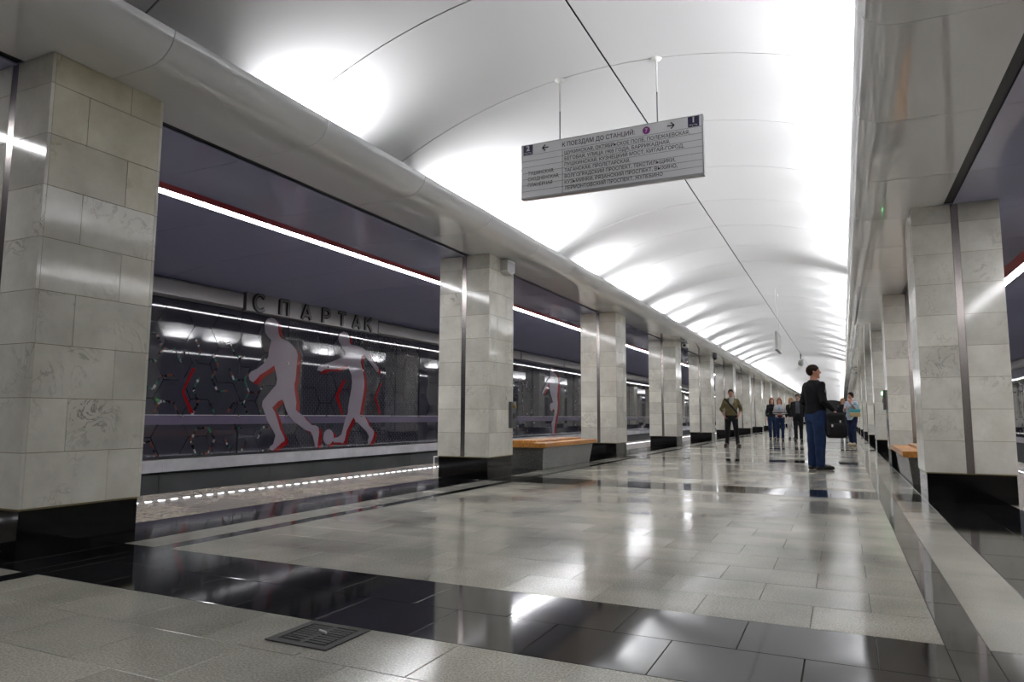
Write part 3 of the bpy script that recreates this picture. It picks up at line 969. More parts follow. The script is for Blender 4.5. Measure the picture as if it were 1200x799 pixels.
BALL = [(11.873 + 0.165 * math.cos(R(20 * k)), 0.437 + 0.165 * math.sin(R(20 * k))) for k in range(18)]
def silhouette(pts, label, dy, dz, ball=None):
    t = empty('footballer_silhouette', (XW, pts[0][0], 0.2))
    tag(t, label, 'mural figure', 'footballer silhouettes on the glass wall')
    oy = pts[0][0]
    def pl(P, x0, x1, ddy=0, ddz=0):
        return MB().prism([(y - oy + ddy, max(z + ddz, 0.205) - 0.2) for y, z in P], 'x', x0, x1)
    pl(pts, 0.0135, 0.017).build('silhouette', M['figure'], t)
    pl(pts, 0.007, 0.012, dy, dz).build('red_outline', M['redprint'], t)
    if ball:
        pl(ball, 0.014, 0.0175).build('ball', M['figure'], t)
        pl(ball, 0.0075, 0.0125, dy, dz).build('ball_outline', M['redprint'], t)
    return t
silhouette(F1, 'lilac running footballer with bent left arm printed on glass', 0.11, -0.055)
silhouette(F2, 'lilac footballer kicking a ball, printed on glass under last letters', 0.11, -0.055, BALL)
silhouette(F3, 'slim lilac footballer on glass seen above the wooden bench', 0.22, -0.01)
for P, lab in (([(8.332, 1.691), (8.402, 1.687), (8.233, 1.368), (8.206, 1.266), (8.416, 0.925), (8.33, 0.925), (8.156, 1.265), (8.183, 1.366)], 'bold red chevron on the glass beside the near pillar'),
               ([(12.293, 1.682), (12.402, 1.687), (12.172, 1.317), (12.36, 0.922), (12.283, 0.921), (12.06, 1.314)], 'thin red chevron between the two footballers'),
               ([(13.689, 1.685), (13.744, 1.666), (13.55, 1.313), (13.738, 0.939), (13.666, 0.927), (13.472, 1.311)], 'thin red chevron right of the kicking footballer')):
    o = MB().prism([(y - P[0][0], z) for y, z in P], 'x', 0.006, 0.011).build('red_chevron', M['redprint'], None)
    o.location = (XW, P[0][0], 0)
    tag(o, lab, 'mural mark', 'red chevrons on the glass wall')

# ---------------------------------------------------------------- small fittings
# box loudspeaker on the second left pillar
xL = CX - PIN
t = empty('loudspeaker', (xL, 9.40, 3.04))
tag(t, 'small white box loudspeaker on top of the second left pillar', 'loudspeaker')
MB().prism([(-0.13, 0.05), (0.0, 0.0), (0.13, 0.05), (0.13, 0.22), (-0.13, 0.22)], 'x', 0.0, 0.13).build('housing', M['white'], t, bevel=0.01)
MB().prism([(-0.10, 0.065), (0.0, 0.025), (0.10, 0.065), (0.10, 0.19), (-0.10, 0.19)], 'x', 0.13, 0.134).build('speaker_grille', M['signedge'], t)
def cctv(loc, label, rz=0):
    t = empty('security_camera', loc, rz)
    tag(t, label, 'camera', 'security cameras under the cornice')
    MB().tube([(0, 0, 0), (0, 0, -0.10)], 0.02, 8).build('stem', M['white'], t)
    MB().box(-0.07, 0.07, -0.2, 0.14, -0.2, -0.09).build('housing', M['white'], t, bevel=0.012)
    MB().tube([(0, -0.2, -0.145), (0, -0.215, -0.145)], 0.04, 10).build('lens', M['black_plastic'], t)
cctv((CX - 2.5, 22.1, ZS), 'white security camera under the left cornice by fourth pillar')
cctv((CX + 2.5, 39.0, ZS), 'white security camera under the right cornice far away', 0.5)
t = empty('dome_camera', (CX - 2.5, 27.7, ZS))
tag(t, 'small dark dome camera under the left cornice by fifth pillar', 'camera')
MB().tube([(0, 0, 0), (0, 0, -0.10)], 0.09, 14).build('mount', M['grey_metal'], t)
MB().tube([(0, 0, -0.10), (0, 0, -0.14), (0, 0, -0.175)], [0.085, 0.07, 0.02], 14).build('dome', M['black_plastic'], t, smooth=True)
t = empty('ceiling_camera', (CX, 40.0, 3.78))
tag(t, 'grey camera hanging from the vault joint far down hall', 'camera')
MB().tube([(0, 0, 0.2), (0, 0, CROWN - 3.78)], 0.03, 8).build('stem', M['grey_metal'], t)
MB().tube([(0, 0, 0.22), (0, 0, 0.1), (0, 0, -0.08), (0, 0, -0.16)], [0.12, 0.17, 0.15, 0.05], 14).build('housing', M['white'], t, smooth=True)
def callpoint(loc, sx, label, col2, lit):
    t = empty('call_point', loc)
    tag(t, label, 'call point')
    a, b = sorted((0, sx * 0.05))
    box('plate', M['grey_metal'], t, a, b, -0.09, 0.09, -0.28, 0.12, bevel=0.008)
    MB().tube([(sx * 0.05, 0, 0.05), (sx * 0.075, 0, 0.05)], 0.035, 10).build('lamp' if lit else 'button', M['green_led'] if lit else M['gold'], t)
    MB().tube([(sx * 0.05, 0, -0.1), (sx * 0.06, 0, -0.1)], 0.045, 10).build('speaker', col2, t)
callpoint((CX + PIN, 15.9, 1.34), -1, 'call point with green light on the second right pillar', M['redprint'], True)
callpoint((CX - PIN, 9.68, 1.0), 1, 'small brass and black call point on second left pillar', M['black_plastic'], False)
# white bracket at the platform edge
t = empty('edge_bracket', (CX - EDGE + 0.09, 11.35, 0.0))
tag(t, 'small white tubular bracket standing at the left platform edge', 'bracket')
MB().tube([(0, 0, 0), (0, 0, 0.13)], 0.012, 8).build('post', M['white'], t)
MB().tube([(0, 0.42, 0), (0, 0.42, 0.13)], 0.012, 8).build('post', M['white'], t)
MB().tube([(0, -0.012, 0.13), (0, 0.432, 0.13)], 0.012, 8).build('top_bar', M['white'], t)
# ================================================================== PEOPLE
# Bodies are grown from blended limbs (a distance field turned into one continuous skin); clothes are looser shells over it.
def surface_net(fn, lo, hi, h):
    lo = np.array(lo, np.float32)
    n = np.ceil((np.array(hi) - lo) / h).astype(int) + 1
    ax = [lo[i] + h * np.arange(n[i], dtype=np.float32) for i in range(3)]
    P = np.stack(np.meshgrid(*ax, indexing='ij'), -1)
    V = fn(P).astype(np.float32)
    ins = V < 0
    c = np.zeros(tuple(n - 1), np.int8)
    sl = (slice(None, -1), slice(1, None))
    for a in (0, 1):
        for b in (0, 1):
            for d in (0, 1):
                c += ins[sl[a], sl[b], sl[d]]
    act = (c > 0) & (c < 8)
    idx = -np.ones(act.shape, np.int64)
    cells = np.argwhere(act)
    idx[act] = np.arange(len(cells))
    acc = np.zeros((len(cells), 3))
    cnt = np.zeros((len(cells), 1))
    corners = [np.array(q) for q in np.ndindex(2, 2, 2)]
    for a in corners:
        for ax_ in range(3):
            if a[ax_] == 0:
                b = a.copy()
                b[ax_] = 1
                va = V[tuple((cells + a).T)]
                vb = V[tuple((cells + b).T)]
                m = (va < 0) != (vb < 0)
                t = np.where(m, va / np.where(va == vb, 1, va - vb), 0)
                p = a[None] + t[:, None] * (b - a)[None]
                acc += np.where(m[:, None], p, 0)
                cnt += m[:, None]
    verts = lo + h * (cells + acc / np.maximum(cnt, 1))
    faces = []
    for ax_ in range(3):
        u, v = (ax_ + 1) % 3, (ax_ + 2) % 3
        s0 = [slice(None)] * 3
        s1 = [slice(None)] * 3
        s0[ax_] = slice(None, -1)
        s1[ax_] = slice(1, None)
        x = ins[tuple(s0)] != ins[tuple(s1)]
        e = np.argwhere(x)
        e = e[(e[:, u] > 0) & (e[:, v] > 0) & (e[:, u] < n[u] - 1) & (e[:, v] < n[v] - 1)]
        flip = ins[tuple(s0)][tuple(e.T)]
        q = []
        for du, dv in ((-1, -1), (0, -1), (0, 0), (-1, 0)):
            cc = e.copy()
            cc[:, u] += du
            cc[:, v] += dv
            q.append(idx[tuple(cc.T)])
        q = np.stack(q, 1)
        q[~flip] = q[~flip][:, ::-1]
        faces.append(q)
    return verts, np.concatenate(faces)
def net_mesh(name, fn, lo, hi, h, mat):
    v, f = surface_net(fn, lo, hi, h)
    me = bpy.data.meshes.new(name)
    me.vertices.add(len(v))
    me.vertices.foreach_set('co', v.astype(np.float32).ravel())
    me.loops.add(len(f) * 4)
    me.loops.foreach_set('vertex_index', f.astype(np.int32).ravel())
    me.polygons.add(len(f))
    me.polygons.foreach_set('loop_start', np.arange(0, len(f) * 4, 4, dtype=np.int32))
    me.polygons.foreach_set('use_smooth', np.ones(len(f), bool))
    me.update(calc_edges=True)
    me.validate()
    me.materials.append(mat)
    return me
def smin(a, b, k):
    h = np.clip(0.5 + 0.5 * (b - a) / k, 0, 1)
    return b * (1 - h) + a * h - k * h * (1 - h)
def cap(P, a, b, ra, rb):
    a, b = np.array(a, np.float32), np.array(b, np.float32)
    d = b - a
    t = np.clip(((P - a) @ d) / max(float(d @ d), 1e-9), 0, 1)
    return np.sqrt((((P - a) - t[..., None] * d) ** 2).sum(-1)) - (ra + (rb - ra) * t)
def ell(P, c, r):
    q = (P - np.array(c, np.float32)) / np.array(r, np.float32)
    k0 = np.sqrt((q ** 2).sum(-1)) + 1e-6
    k1 = np.sqrt(((q / np.array(r, np.float32)) ** 2).sum(-1)) + 1e-6
    return k0 * (k0 - 1) / k1
def loft(P, prof, grow=0.0):
    z = P[..., 2]
    Z = [p[0] for p in prof]
    rx = np.interp(z, Z, [p[1] for p in prof]) + grow
    ry = np.interp(z, Z, [p[2] for p in prof]) + grow
    cy = np.interp(z, Z, [p[3] for p in prof])
    q = np.sqrt((P[..., 0] / rx) ** 2 + ((P[..., 1] - cy) / ry) ** 2)
    d = (q - 1) * np.minimum(rx, ry)
    return np.maximum(d, np.maximum(Z[0] - grow * 0 - z, z - Z[-1]))
TORSO_M = [(0.80, .150, .105, -.005), (0.92, .168, .122, -.008), (1.0, .158, .115, 0), (1.08, .150, .108, .004), (1.2, .162, .115, .006), (1.32, .178, .118, 0), (1.40, .172, .100, -.01), (1.455, .125, .078, -.015), (1.50, .062, .058, -.01)]
TORSO_F = [(0.80, .150, .110, -.01), (0.92, .170, .125, -.012), (1.0, .148, .108, 0), (1.08, .124, .092, .004), (1.2, .138, .108, .012), (1.30, .150, .120, .015), (1.39, .145, .090, -.005), (1.44, .105, .070, -.012), (1.50, .050, .050, -.01)]
SKIN = plain('skin', (0.42, 0.20, 0.135), 0.55)
SKIN2 = plain('skin_fair', (0.52, 0.29, 0.21), 0.55)
def cloth(name, c):
    m, nt, b = new_mat(name)
    geo = nt.nodes.new('ShaderNodeNewGeometry')
    n = node(nt, 'ShaderNodeTexNoise', Scale=9.0, Detail=3.0)
    nt.links.new(geo.outputs['Position'], n.inputs['Vector'])
    r = ramp(nt, n.outputs['Fac'], [(0.3, tuple(x * 0.75 for x in c)), (0.7, tuple(min(1, x * 1.2) for x in c))])
    nt.links.new(r.outputs[0], b.inputs['Base Color'])
    b.inputs['Roughness'].default_value = 0.85
    b.inputs['Specular IOR Level'].default_value = 0.25
    return m
def rotz(P, c, a):
    """coordinates of P turned back by a about a vertical axis through c"""
    x, y = P[..., 0] - c[0], P[..., 1] - c[1]
    return np.stack([x * math.cos(a) + y * math.sin(a) + c[0], -x * math.sin(a) + y * math.cos(a) + c[1], P[..., 2]], -1)
def hand_prims(wrist, d, nrm, side):
    d = np.array(d, float); d /= np.linalg.norm(d)
    nrm = np.array(nrm, float); nrm -= d * (nrm @ d); nrm /= np.linalg.norm(nrm)
    l = np.cross(d, nrm) * side
    w = np.array(wrist, float)
    palm, fing = [], []
    for o in (-0.026, -0.009, 0.009, 0.026):
        palm.append((w + d * 0.015 + l * o * 0.7, w + d * 0.085 + l * o, 0.015, 0.0135))
    for o, ln in ((-0.030, 0.058), (-0.010, 0.076), (0.011, 0.082), (0.031, 0.072)):
        b0 = w + d * 0.085 + l * o
        b1 = b0 + (d * 0.93 + nrm * 0.35) * ln * 0.5
        b2 = b1 + (d * 0.55 + nrm * 0.83) * ln * 0.5
        fing += [(b0, b1, 0.0105, 0.0095), (b1, b2, 0.0095, 0.0085)]
    t0 = w + d * 0.03 + l * 0.03
    t1 = t0 + (d * 0.65 + l * 0.6 + nrm * 0.4) * 0.042
    t2 = t1 + (d * 0.85 + l * 0.1 + nrm * 0.5) * 0.034
    fing += [(t0, t1, 0.013, 0.0115), (t1, t2, 0.0115, 0.0095)]
    return palm, fing
def person(label, loc, face, height, sex, pose, top, legs, shoes, hair, skin=SKIN, hems=(0.90, 1.47), extra=None, res=0.0115, hairstyle='short', sleeve=1.0, topname='jacket', headturn=0.0, belly=0.0, baggy=0.0, group=None, undershirt=None):
    """face: direction the person looks along in degrees (0 = +X, 90 = +Y)"""
    k = height / 1.75
    T = [list(r) for r in (TORSO_M if sex == 'm' else TORSO_F)]
    for r in T:
        if 0.98 < r[0] < 1.25:
            r[2] += belly
            r[3] += belly * 0.6
    sh = 0.175 if sex == 'm' else 0.15
    J = dict(hipL=(-.088, 0, .90), kneeL=(-.095, .01, .49), ankL=(-.10, -.02, .085), toeL=(-.12, .17, .035),
             hipR=(.088, 0, .90), kneeR=(.095, .01, .49), ankR=(.10, -.02, .085), toeR=(.12, .17, .035),
             shL=(-sh, -.01, 1.405), elL=(-sh - .06, -.02, 1.13), wrL=(-sh - .06, .06, .90), hdL=(0, .15, -1), hnL=(1, .2, 0),
             shR=(sh, -.01, 1.405), elR=(sh + .06, -.02, 1.13), wrR=(sh + .06, .06, .90), hdR=(0, .15, -1), hnR=(-1, .2, 0))
    J.update(pose)
    up = 0.8 if sex == 'f' else 1.0
    def limbs(P, g, arms=True, lg=True):
        d = None
        if arms:
            for s in 'LR':
                a = smin(cap(P, J['sh' + s], J['el' + s], .053 * up + g, .042 * up + g), cap(P, J['el' + s], J['wr' + s], .041 * up + g, .028 * up + g * 0.9), 0.02)
                d = a if d is None else np.minimum(d, a)
        return d
    def legf(P, g, gl):
        d = None
        for s in 'LR':
            a = smin(cap(P, J['hip' + s], J['knee' + s], .085 + g, .056 + g), cap(P, J['knee' + s], J['ank' + s], .054 + g, .038 + gl), 0.03)
            d = a if d is None else smin(d, a, 0.015)
        return d
    def foot(P, s, g):
        an, to = np.array(J['ank' + s]), np.array(J['toe' + s])
        heel = an + (an - to) * np.array([.12, .12, 0]); heel[2] = an[2] - 0.045
        ball = an + (to - an) * np.array([.72, .72, 0]); ball[2] = heel[2] + 0.0
        tip = to.copy(); tip[2] = heel[2] - 0.002
        d = smin(cap(P, an, heel, .036 + g, .034 + g), cap(P, heel, ball, .034 + g, .036 + g), 0.03)
        d = smin(d, cap(P, ball, tip, .036 + g, .028 + g), 0.02)
        d = smin(d, cap(P, an, ball, .032 + g, .026 + g), 0.02)
        return np.maximum(d, (an[2] - 0.083) - P[..., 2])
    NC = (0, -.01, 1.5)
    def headf(P):
        Q = rotz(P, NC, headturn)
        d = ell(Q, (0, -.012, 1.655), (.075, .095, .093))
        d = smin(d, ell(Q, (0, .022, 1.598), (.054, .066, .076)), 0.03)
        d = smin(d, cap(Q, (0, .088, 1.655), (0, .108, 1.622), .009, .0135), 0.012)
        d = smin(d, cap(Q, (-.03, .078, 1.676), (.03, .078, 1.676), .010, .010), 0.015)
        d = smin(d, cap(Q, (-.02, .078, 1.583), (.02, .078, 1.583), .009, .009), 0.008)
        d = smin(d, ell(Q, (0, .074, 1.545), (.022, .018, .018)), 0.02)
        for s in (-1, 1):
            d = np.maximum(d, -ell(Q, (s * .03, .098, 1.652), (.017, .014, .009)))
            d = np.minimum(d, ell(Q, (s * .076, -.01, 1.635), (.010, .022, .032)))
        return d
    hands = {}
    for s, sg in (('L', -1), ('R', 1)):
        hands[s] = hand_prims(J['wr' + s], J['hd' + s], J['hn' + s], sg)
    def bodyf(P):
        d = loft(P, T)
        d = smin(d, legf(P, 0, 0), 0.04)
        d = smin(d, limbs(P, 0), 0.03)
        d = smin(d, cap(P, (0, -.02, 1.44), (0, -.005, 1.57), .055 * up + .004, .05 * up + .004), 0.03)
        d = smin(d, headf(P), 0.015)
        for s in 'LR':
            d = smin(d, foot(P, s, 0), 0.02)
            palm, fing = hands[s]
            c = np.array(J['wr' + s], float)
            m = (np.abs(P - c.astype(np.float32)) < 0.26).all(-1)
            Q = P[m]
            if len(Q):
                dd = d[m]
                pp = None
                for a in palm:
                    q = cap(Q, *a)
                    pp = q if pp is None else smin(pp, q, 0.012)
                ff = None
                for a in fing:
                    q = cap(Q, *a)
                    ff = q if ff is None else np.minimum(ff, q)
                dd = smin(dd, smin(pp, ff, 0.006), 0.012)
                d[m] = dd
        return d
    pts = np.array([v for kk, v in J.items() if kk[:2] not in ('hd', 'hn')])
    lo = np.minimum(pts.min(0) - 0.22, (-.32, -.22, -0.03))
    hi = np.maximum(pts.max(0) + 0.22, (.32, .25, 1.80))
    lo[2] = -0.03
    body = link('person', net_mesh('person_body', bodyf, lo, hi, res, skin), None)
    body.location = loc
    body.rotation_euler = (0, 0, R(face - 90))
    body.scale = (k, k, k)
    tag(body, label, 'person', group)
    def fold(P, a):
        return a * (np.sin(P[..., 2] * 38 + P[..., 0] * 14) * np.sin(P[..., 1] * 25 + P[..., 0] * 17 + P[..., 2] * 9))
    def topf(P, g=0.0):
        d = loft(P, T, 0.022 + g)
        a = None
        for s in 'LR':
            w_ = np.array(J['el' + s]) + (np.array(J['wr' + s]) - np.array(J['el' + s])) * max(sleeve - 0.5, 0.02) * 2 * 0.93 if sleeve > 0.5 else None
            q = cap(P, J['sh' + s], J['el' + s], .068 * up + g, .056 * up + g)
            if w_ is not None:
                q = smin(q, cap(P, J['el' + s], w_, .055 * up + g, .042 * up + g), 0.02)
            else:
                pass
            a = q if a is None else np.minimum(a, q)
        d = smin(d, a, 0.03)
        d = d + fold(P, 0.0035)
        return np.maximum(np.maximum(d, hems[0] - P[..., 2]), P[..., 2] - hems[1])
    def legsf(P):
        d = smin(loft(P, T, 0.012), legf(P, 0.016 + baggy, 0.022 + baggy * 0.6), 0.04) + fold(P, 0.003)
        return np.maximum(np.maximum(d, 0.055 - P[..., 2]), P[..., 2] - 1.03)
    link('trousers', net_mesh('trousers', legsf, lo, (hi[0], hi[1], 1.1), 0.0125, legs), None, body)
    top_obj = link(topname, net_mesh(topname, topf, (lo[0], lo[1], hems[0] - .1), (hi[0], hi[1], 1.6), 0.0125, top), None, body)
    for s in 'LR':
        c = np.array(J['ank' + s])
        link('shoe', net_mesh('shoe', lambda P, s=s: foot(P, s, 0.011), c - (.2, .26, .12), c + (.2, .32, .06), 0.0115, shoes), None, body)
    def hairf(P):
        Q = rotz(P, NC, headturn)
        d = ell(Q, (0, -.018, 1.662), (.086, .108, .104))
        z = Q[..., 2]
        y = Q[..., 1]
        if hairstyle == 'short':
            cut = np.maximum(np.maximum(y - 0.052 - 0 * z, -0.0 + (1.600 - z)), -(z - 1.60) * 1.0)
            cut = np.maximum((1.575 + np.clip(y + 0.045, 0, 1) * 1.0) - z, y - 0.092)
            d = np.maximum(d, cut)
        else:
            cut = np.maximum((1.56 + np.clip(y - 0.0, 0, 1) * 1.5) - z, y - 0.085)
            d = np.maximum(d, cut)
            b = smin(cap(Q, (-.06, -.045, 1.64), (-.075, -.05, 1.40), .042, .026), cap(Q, (.06, -.045, 1.64), (.075, -.05, 1.40), .042, .026), 0.04)
            b = smin(b, cap(Q, (0, -.07, 1.64), (0, -.09, 1.38), .055, .035), 0.05)
            if hairstyle == 'tied':
                b = cap(Q, (0, -.10, 1.68), (0, -.13, 1.60), .04, .03)
            d = smin(d, b, 0.03)
        return d + 0.003 * np.sin(Q[..., 0] * 130) * np.sin(z * 60)
    link('hair', net_mesh('hair', hairf, (-.2, -.24, 1.3), (.2, .2, 1.82), 0.0095, hair), None, body)
    for s in (-1, 1):
        x, y = s * .03, .078
        ca, sa = math.cos(headturn), math.sin(headturn)
        ey = (x * ca - (y + .01) * sa, x * sa + (y + .01) * ca - .01, 1.652)
        link('eye', EYE, None, body, ey)
    if extra:
        extra(top_obj, topf, lo, hi)
    return body
EYE = net_mesh('eye', lambda P: ell(P, (0, 0, 0), (.012, .012, .009)), (-.02,) * 3, (.02,) * 3, 0.004, plain('eye_dark', (0.02, 0.015, 0.012), 0.2))
C_BLACK = cloth('black_knit', (0.006, 0.006, 0.008))
C_JEANS = cloth('blue_denim', (0.010, 0.024, 0.070))
C_JEANS2 = cloth('dark_denim', (0.012, 0.020, 0.055))
C_DARK = cloth('dark_trousers', (0.010, 0.010, 0.012))
C_OLIVE = cloth('olive_cotton', (0.125, 0.098, 0.045))
C_GREY = cloth('grey_tee', (0.25, 0.25, 0.24))
C_WHITE = cloth('white_cotton', (0.75, 0.74, 0.75))
C_PALE = cloth('pale_knit', (0.46, 0.46, 0.47))
C_BLUEPALE = cloth('pale_blue_cotton', (0.42, 0.47, 0.56))
C_STRIPE = cloth('dark_stripe', (0.03, 0.022, 0.025))
C_YEL = cloth('ochre_scarf', (0.26, 0.19, 0.03))
C_RED = cloth('maroon_cloth', (0.10, 0.02, 0.02))
LEATHER = plain('black_leather', (0.006, 0.006, 0.006), 0.35)
BEIGE = plain('beige_shoe', (0.42, 0.32, 0.22), 0.5)
BROWNBOOT = plain('brown_boot', (0.03, 0.015, 0.01), 0.4)
H_BROWN = plain('brown_hair', (0.022, 0.012, 0.008), 0.6, 0.0, 0.1)
H_RED = plain('auburn_hair', (0.16, 0.05, 0.02), 0.6, 0.0, 0.1)
H_BLOND = plain('blond_hair', (0.30, 0.16, 0.05), 0.6, 0.0, 0.1)
TEAL = plain('teal_bag', (0.05, 0.30, 0.32), 0.5)
TAN = plain('tan_bag', (0.42, 0.32, 0.17), 0.6)

# man in black sweater, seen from behind his right side, looking to the right
def patch(body, topf, lo, hi):
    f = lambda P: np.maximum(topf(P, 0.003), ell(P, (.245, .02, 1.30), (.05, .045, .045)))
    link('arm_badge', net_mesh('arm_badge', f, (.1, -.1, 1.2), (.35, .15, 1.4), 0.006, C_GREY), None, body)
P1 = person('man in black sweater and blue jeans standing in profile, right of centre', (-0.43, 13.25, 0), 42, 1.81, 'm',
       dict(hipL=(-.085, 0, .90), kneeL=(-.085, .0, .49), ankL=(-.085, -.03, .085), toeL=(-.10, .17, .035),
            kneeR=(.085, .0, .49), ankR=(.085, -.01, .085), toeR=(.125, .185, .035),
            elR=(.245, -.04, 1.14), wrR=(.245, .15, 1.0), hdR=(.1, .6, -.8), hnR=(-.6, -.3, -.6),
            elL=(-.235, -.05, 1.14), wrL=(-.20, .17, 1.0), hdL=(.3, .8, -.4)),
       C_BLACK, C_JEANS, LEATHER, H_BROWN, hems=(0.93, 1.515), extra=patch, topname='sweater', headturn=R(-36), belly=0.025, baggy=0.016)
# backpack carried in front of him by its loop
def backpack(loc, rz):
    t = empty('backpack', loc, rz)
    tag(t, 'black backpack hanging from the hand of the man in black', 'backpack')
    def rbox(P, c, b, r):
        q = np.abs(P - np.array(c, np.float32)) - (np.array(b, np.float32) - r)
        return np.sqrt((np.maximum(q, 0) ** 2).sum(-1)) + np.minimum(q.max(-1), 0) - r
    nylon = cloth('black_nylon', (0.008, 0.008, 0.009))
    f = lambda P: smin(rbox(P, (0, 0, .21), (.15, .075, .21), .07), rbox(P, (0, 0, .12), (.165, .095, .12), .06), .05)
    link('pack', net_mesh('pack', f, (-.3, -.3, -.05), (.3, .3, .55), .011, nylon), None, t)
    g = lambda P: rbox(P, (0, -.085, .14), (.12, .035, .095), .03)
    pk = link('front_pocket', net_mesh('front_pocket', g, (-.2, -.2, 0), (.2, .05, .3), .009, nylon), None, t)
    MB().tube([(-.05, 0, .41), (-.04, 0, .45), (0, 0, .465), (.04, 0, .45), (.05, 0, .41)], .010, 8).build('carry_loop', C_BLACK, t, smooth=True)
    for x, z, y in ((-.07, .20, -.125), (.06, .27, -.09)):
        box('buckle', M['white'], pk, x - .013, x + .013, y, y + .04, z - .02, z + .02, bevel=.004)  # buckles coloured white to carry their glints
    for sx in (-1, 1):
        MB().tube([(sx * .09, .07, .39), (sx * .11, .105, .3), (sx * .11, .11, .14), (sx * .1, .085, .06)], .015, 8).build('shoulder_strap', C_BLACK, t, smooth=True)
backpack((-0.11, 13.14, 0.565), R(6))

# man in olive jacket facing us, bag strap across the chest
def strap(body, topf, lo, hi):
    def f(P):
        return np.maximum(topf(P, 0.012), np.abs((P[..., 0] * 0.78 + (P[..., 2] - 1.24) * -0.62)) - 0.024)
    link('bag_strap', net_mesh('bag_strap', f, (-.24, -.25, 1.0), (.24, .25, 1.5), 0.009, C_DARK), None, body)
    def g(P):
        return np.maximum(np.maximum(topf(P, 0.004), np.abs(P[..., 0] + .01) - 0.05 - np.clip(P[..., 2] - 1.3, 0, 1) * 0.2), np.maximum(-P[..., 1], 1.25 - P[..., 2]))
    link('tee_shirt', net_mesh('tee_shirt', g, (-.2, 0, 1.2), (.2, .25, 1.5), 0.009, C_GREY), None, body)
person('man in olive jacket with dark cross strap standing on the left', (-3.14, 22.6, 0), -82, 1.76, 'm',
       dict(ankL=(-.17, .0, .085), kneeL=(-.13, .02, .49), toeL=(-.23, .17, .035), ankR=(.15, -.02, .085), kneeR=(.12, .01, .49), toeR=(.21, .15, .035),
            elL=(-.29, -.07, 1.14), wrL=(-.215, .06, .96), hdL=(.35, .3, -.9), elR=(.29, -.08, 1.14), wrR=(.22, .05, .96), hdR=(-.35, .3, -.9)),
       C_OLIVE, C_DARK, BROWNBOOT, H_BROWN, hems=(0.94, 1.50), extra=strap, sleeve=0.72)

WALK_A = dict(kneeL=(-.095, .10, .50), ankL=(-.09, .05, .085), toeL=(-.10, .24, .035), kneeR=(.09, .0, .49), ankR=(.09, -.14, .085), toeR=(.10, .04, .035))
WALK_B = dict(kneeR=(.095, .10, .50), ankR=(.09, .06, .085), toeR=(.10, .25, .035), kneeL=(-.09, .0, .49), ankL=(-.09, -.13, .085), toeL=(-.10, .05, .035))
FOLD = dict(elL=(-.23, -.04, 1.14), wrL=(-.09, .19, 1.05), hdL=(.8, .3, .0), elR=(.23, -.04, 1.14), wrR=(.10, .19, 1.03), hdR=(-.8, .3, .0))
def stripes(body, topf, lo, hi):
    for z in (1.075, 1.14):
        f = lambda P, z=z: np.maximum(topf(P, 0.005), np.abs(P[..., 2] - z) - 0.017)
        link('stripe', net_mesh('stripe', f, (lo[0], lo[1], z - .06), (hi[0], hi[1], z + .06), 0.009, C_STRIPE), None, body)
    f = lambda P: np.maximum(topf(P, 0.005), ell(P, (.02, .14, 1.32), (.045, .08, .05)))
    link('chest_print', net_mesh('chest_print', f, (-.15, 0, 1.2), (.15, .3, 1.42), 0.008, plain('blue_print', (0.08, 0.32, 0.6), 0.6)), None, body)
    f = lambda P: ell(P, (.0, .21, 1.00), (.10, .06, .07))
    link('maroon_bundle', net_mesh('maroon_bundle', f, (-.2, .05, .85), (.2, .35, 1.12), 0.01, C_RED), None, body)  # rounded maroon bundle in front of the waist
GRP = 'people walking towards us down the hall'
person('woman in pale striped sweater and blue jeans walking in a group', (-2.24, 29.3, 0), -84, 1.66, 'f', {**WALK_A, **FOLD},
       C_PALE, C_JEANS, BROWNBOOT, H_RED, skin=SKIN2, hems=(0.93, 1.47), extra=stripes, hairstyle='long', topname='sweater', group=GRP)
person('red haired woman in dark jacket walking behind the striped sweater', (-2.62, 30.4, 0), -80, 1.70, 'f', {**WALK_B},
       C_DARK, C_JEANS, BROWNBOOT, H_RED, skin=SKIN2, hems=(0.95, 1.48), hairstyle='long', group=GRP)
def scarf(body, topf, lo, hi):
    f = lambda P: np.maximum(np.maximum(topf(P, 0.010), np.abs(P[..., 0]) - 0.055), np.maximum(1.05 - P[..., 2], -P[..., 1]))
    link('scarf', net_mesh('scarf', f, (-.15, 0, 1.0), (.15, .3, 1.5), 0.009, C_YEL), None, body)
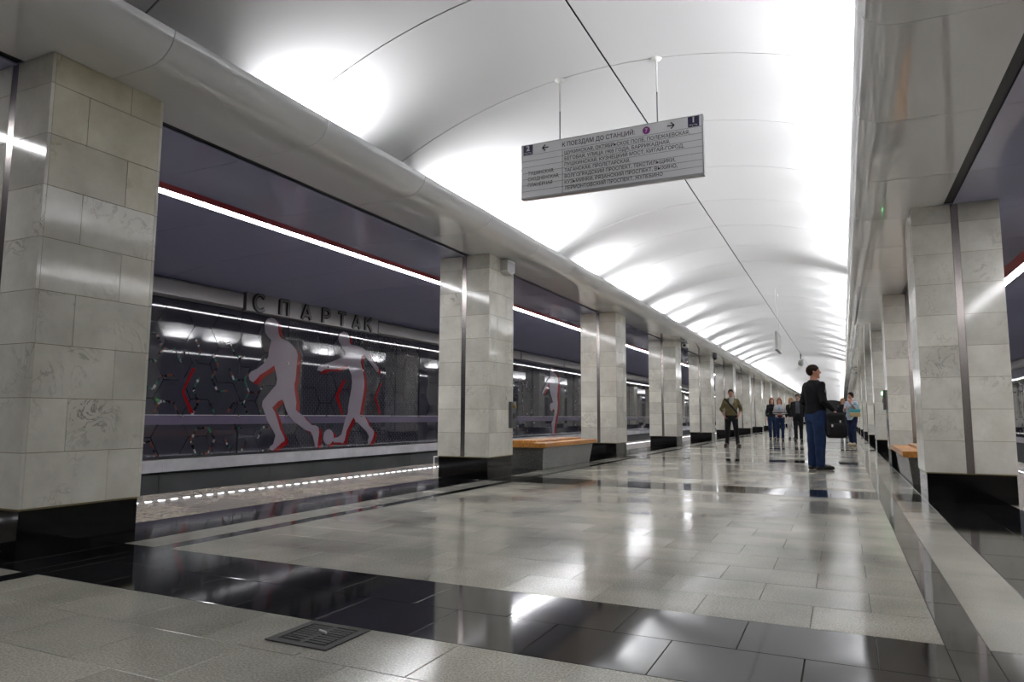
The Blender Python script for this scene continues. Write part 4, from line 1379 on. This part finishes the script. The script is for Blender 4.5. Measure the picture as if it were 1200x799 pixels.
person('blond woman in white trousers with ochre scarf in the group', (-1.93, 31.2, 0), -86, 1.72, 'f', {**WALK_A},
       C_DARK, C_WHITE, LEATHER, H_BLOND, skin=SKIN2, hems=(0.92, 1.48), extra=scarf, hairstyle='long', group=GRP)
def tee(body, topf, lo, hi):
    f = lambda P: np.maximum(np.maximum(topf(P, 0.006), np.abs(P[..., 0]) - 0.075), np.maximum(1.03 - P[..., 2], -P[..., 1]))
    link('tee_shirt', net_mesh('tee_shirt', f, (-.15, 0, .95), (.15, .3, 1.5), 0.009, cloth('slate_tee', (0.07, 0.075, 0.085))), None, body)
person('man in black jacket and grey tee beside the white trousers', (-1.56, 29.0, 0), -88, 1.79, 'm', {**WALK_B, 'ankL': (-.09, -.03, .085), 'ankR': (.09, .03, .085), 'toeL': (-.12, .14, .035), 'toeR': (.12, .2, .035)},
       C_DARK, C_DARK, LEATHER, H_BROWN, skin=SKIN2, hems=(0.90, 1.50), extra=tee, group=GRP)
# woman with a hand at her mouth, walking along the right side
EW = person('woman in pale blue top raising a hand to her mouth', (0.25, 25.2, 0), -112, 1.72, 'f',
       {**WALK_A, 'elL': (-.20, .05, 1.15), 'wrL': (-.06, .20, 1.40), 'hdL': (.35, -.1, 1), 'hnL': (.3, -1, 0), 'elR': (.22, -.02, 1.14), 'wrR': (.14, .20, 1.18), 'hdR': (-.5, .4, .5)},
       C_BLUEPALE, C_JEANS2, BEIGE, H_BROWN, hems=(0.84, 1.46), hairstyle='tied', topname='blouse', sleeve=0.6, headturn=R(-15))
t = empty('tote_bag', (0.36, 24.90, 0.93), R(-18))
tag(t, 'teal and tan tote bag carried by the woman on right', 'bag')
MB().box(-.165, .165, -.05, .05, 0, .14).build('lower_body', TAN, t, bevel=.02)
MB().box(-.16, .16, -.045, .045, .135, .25).build('upper_body', TEAL, t, bevel=.02)
MB().tube([(-.11, 0, .24), (-.09, 0, .36), (0, .02, .42), (.09, 0, .36), (.11, 0, .24)], .012, 8).build('handle', TEAL, t, smooth=True)
person('blond person in dark clothes walking behind the pale blue top', (0.02, 33.5, 0), -88, 1.74, 'f', {**WALK_B}, C_DARK, C_DARK, LEATHER, H_BLOND, skin=SKIN2, hems=(0.80, 1.48), hairstyle='long')
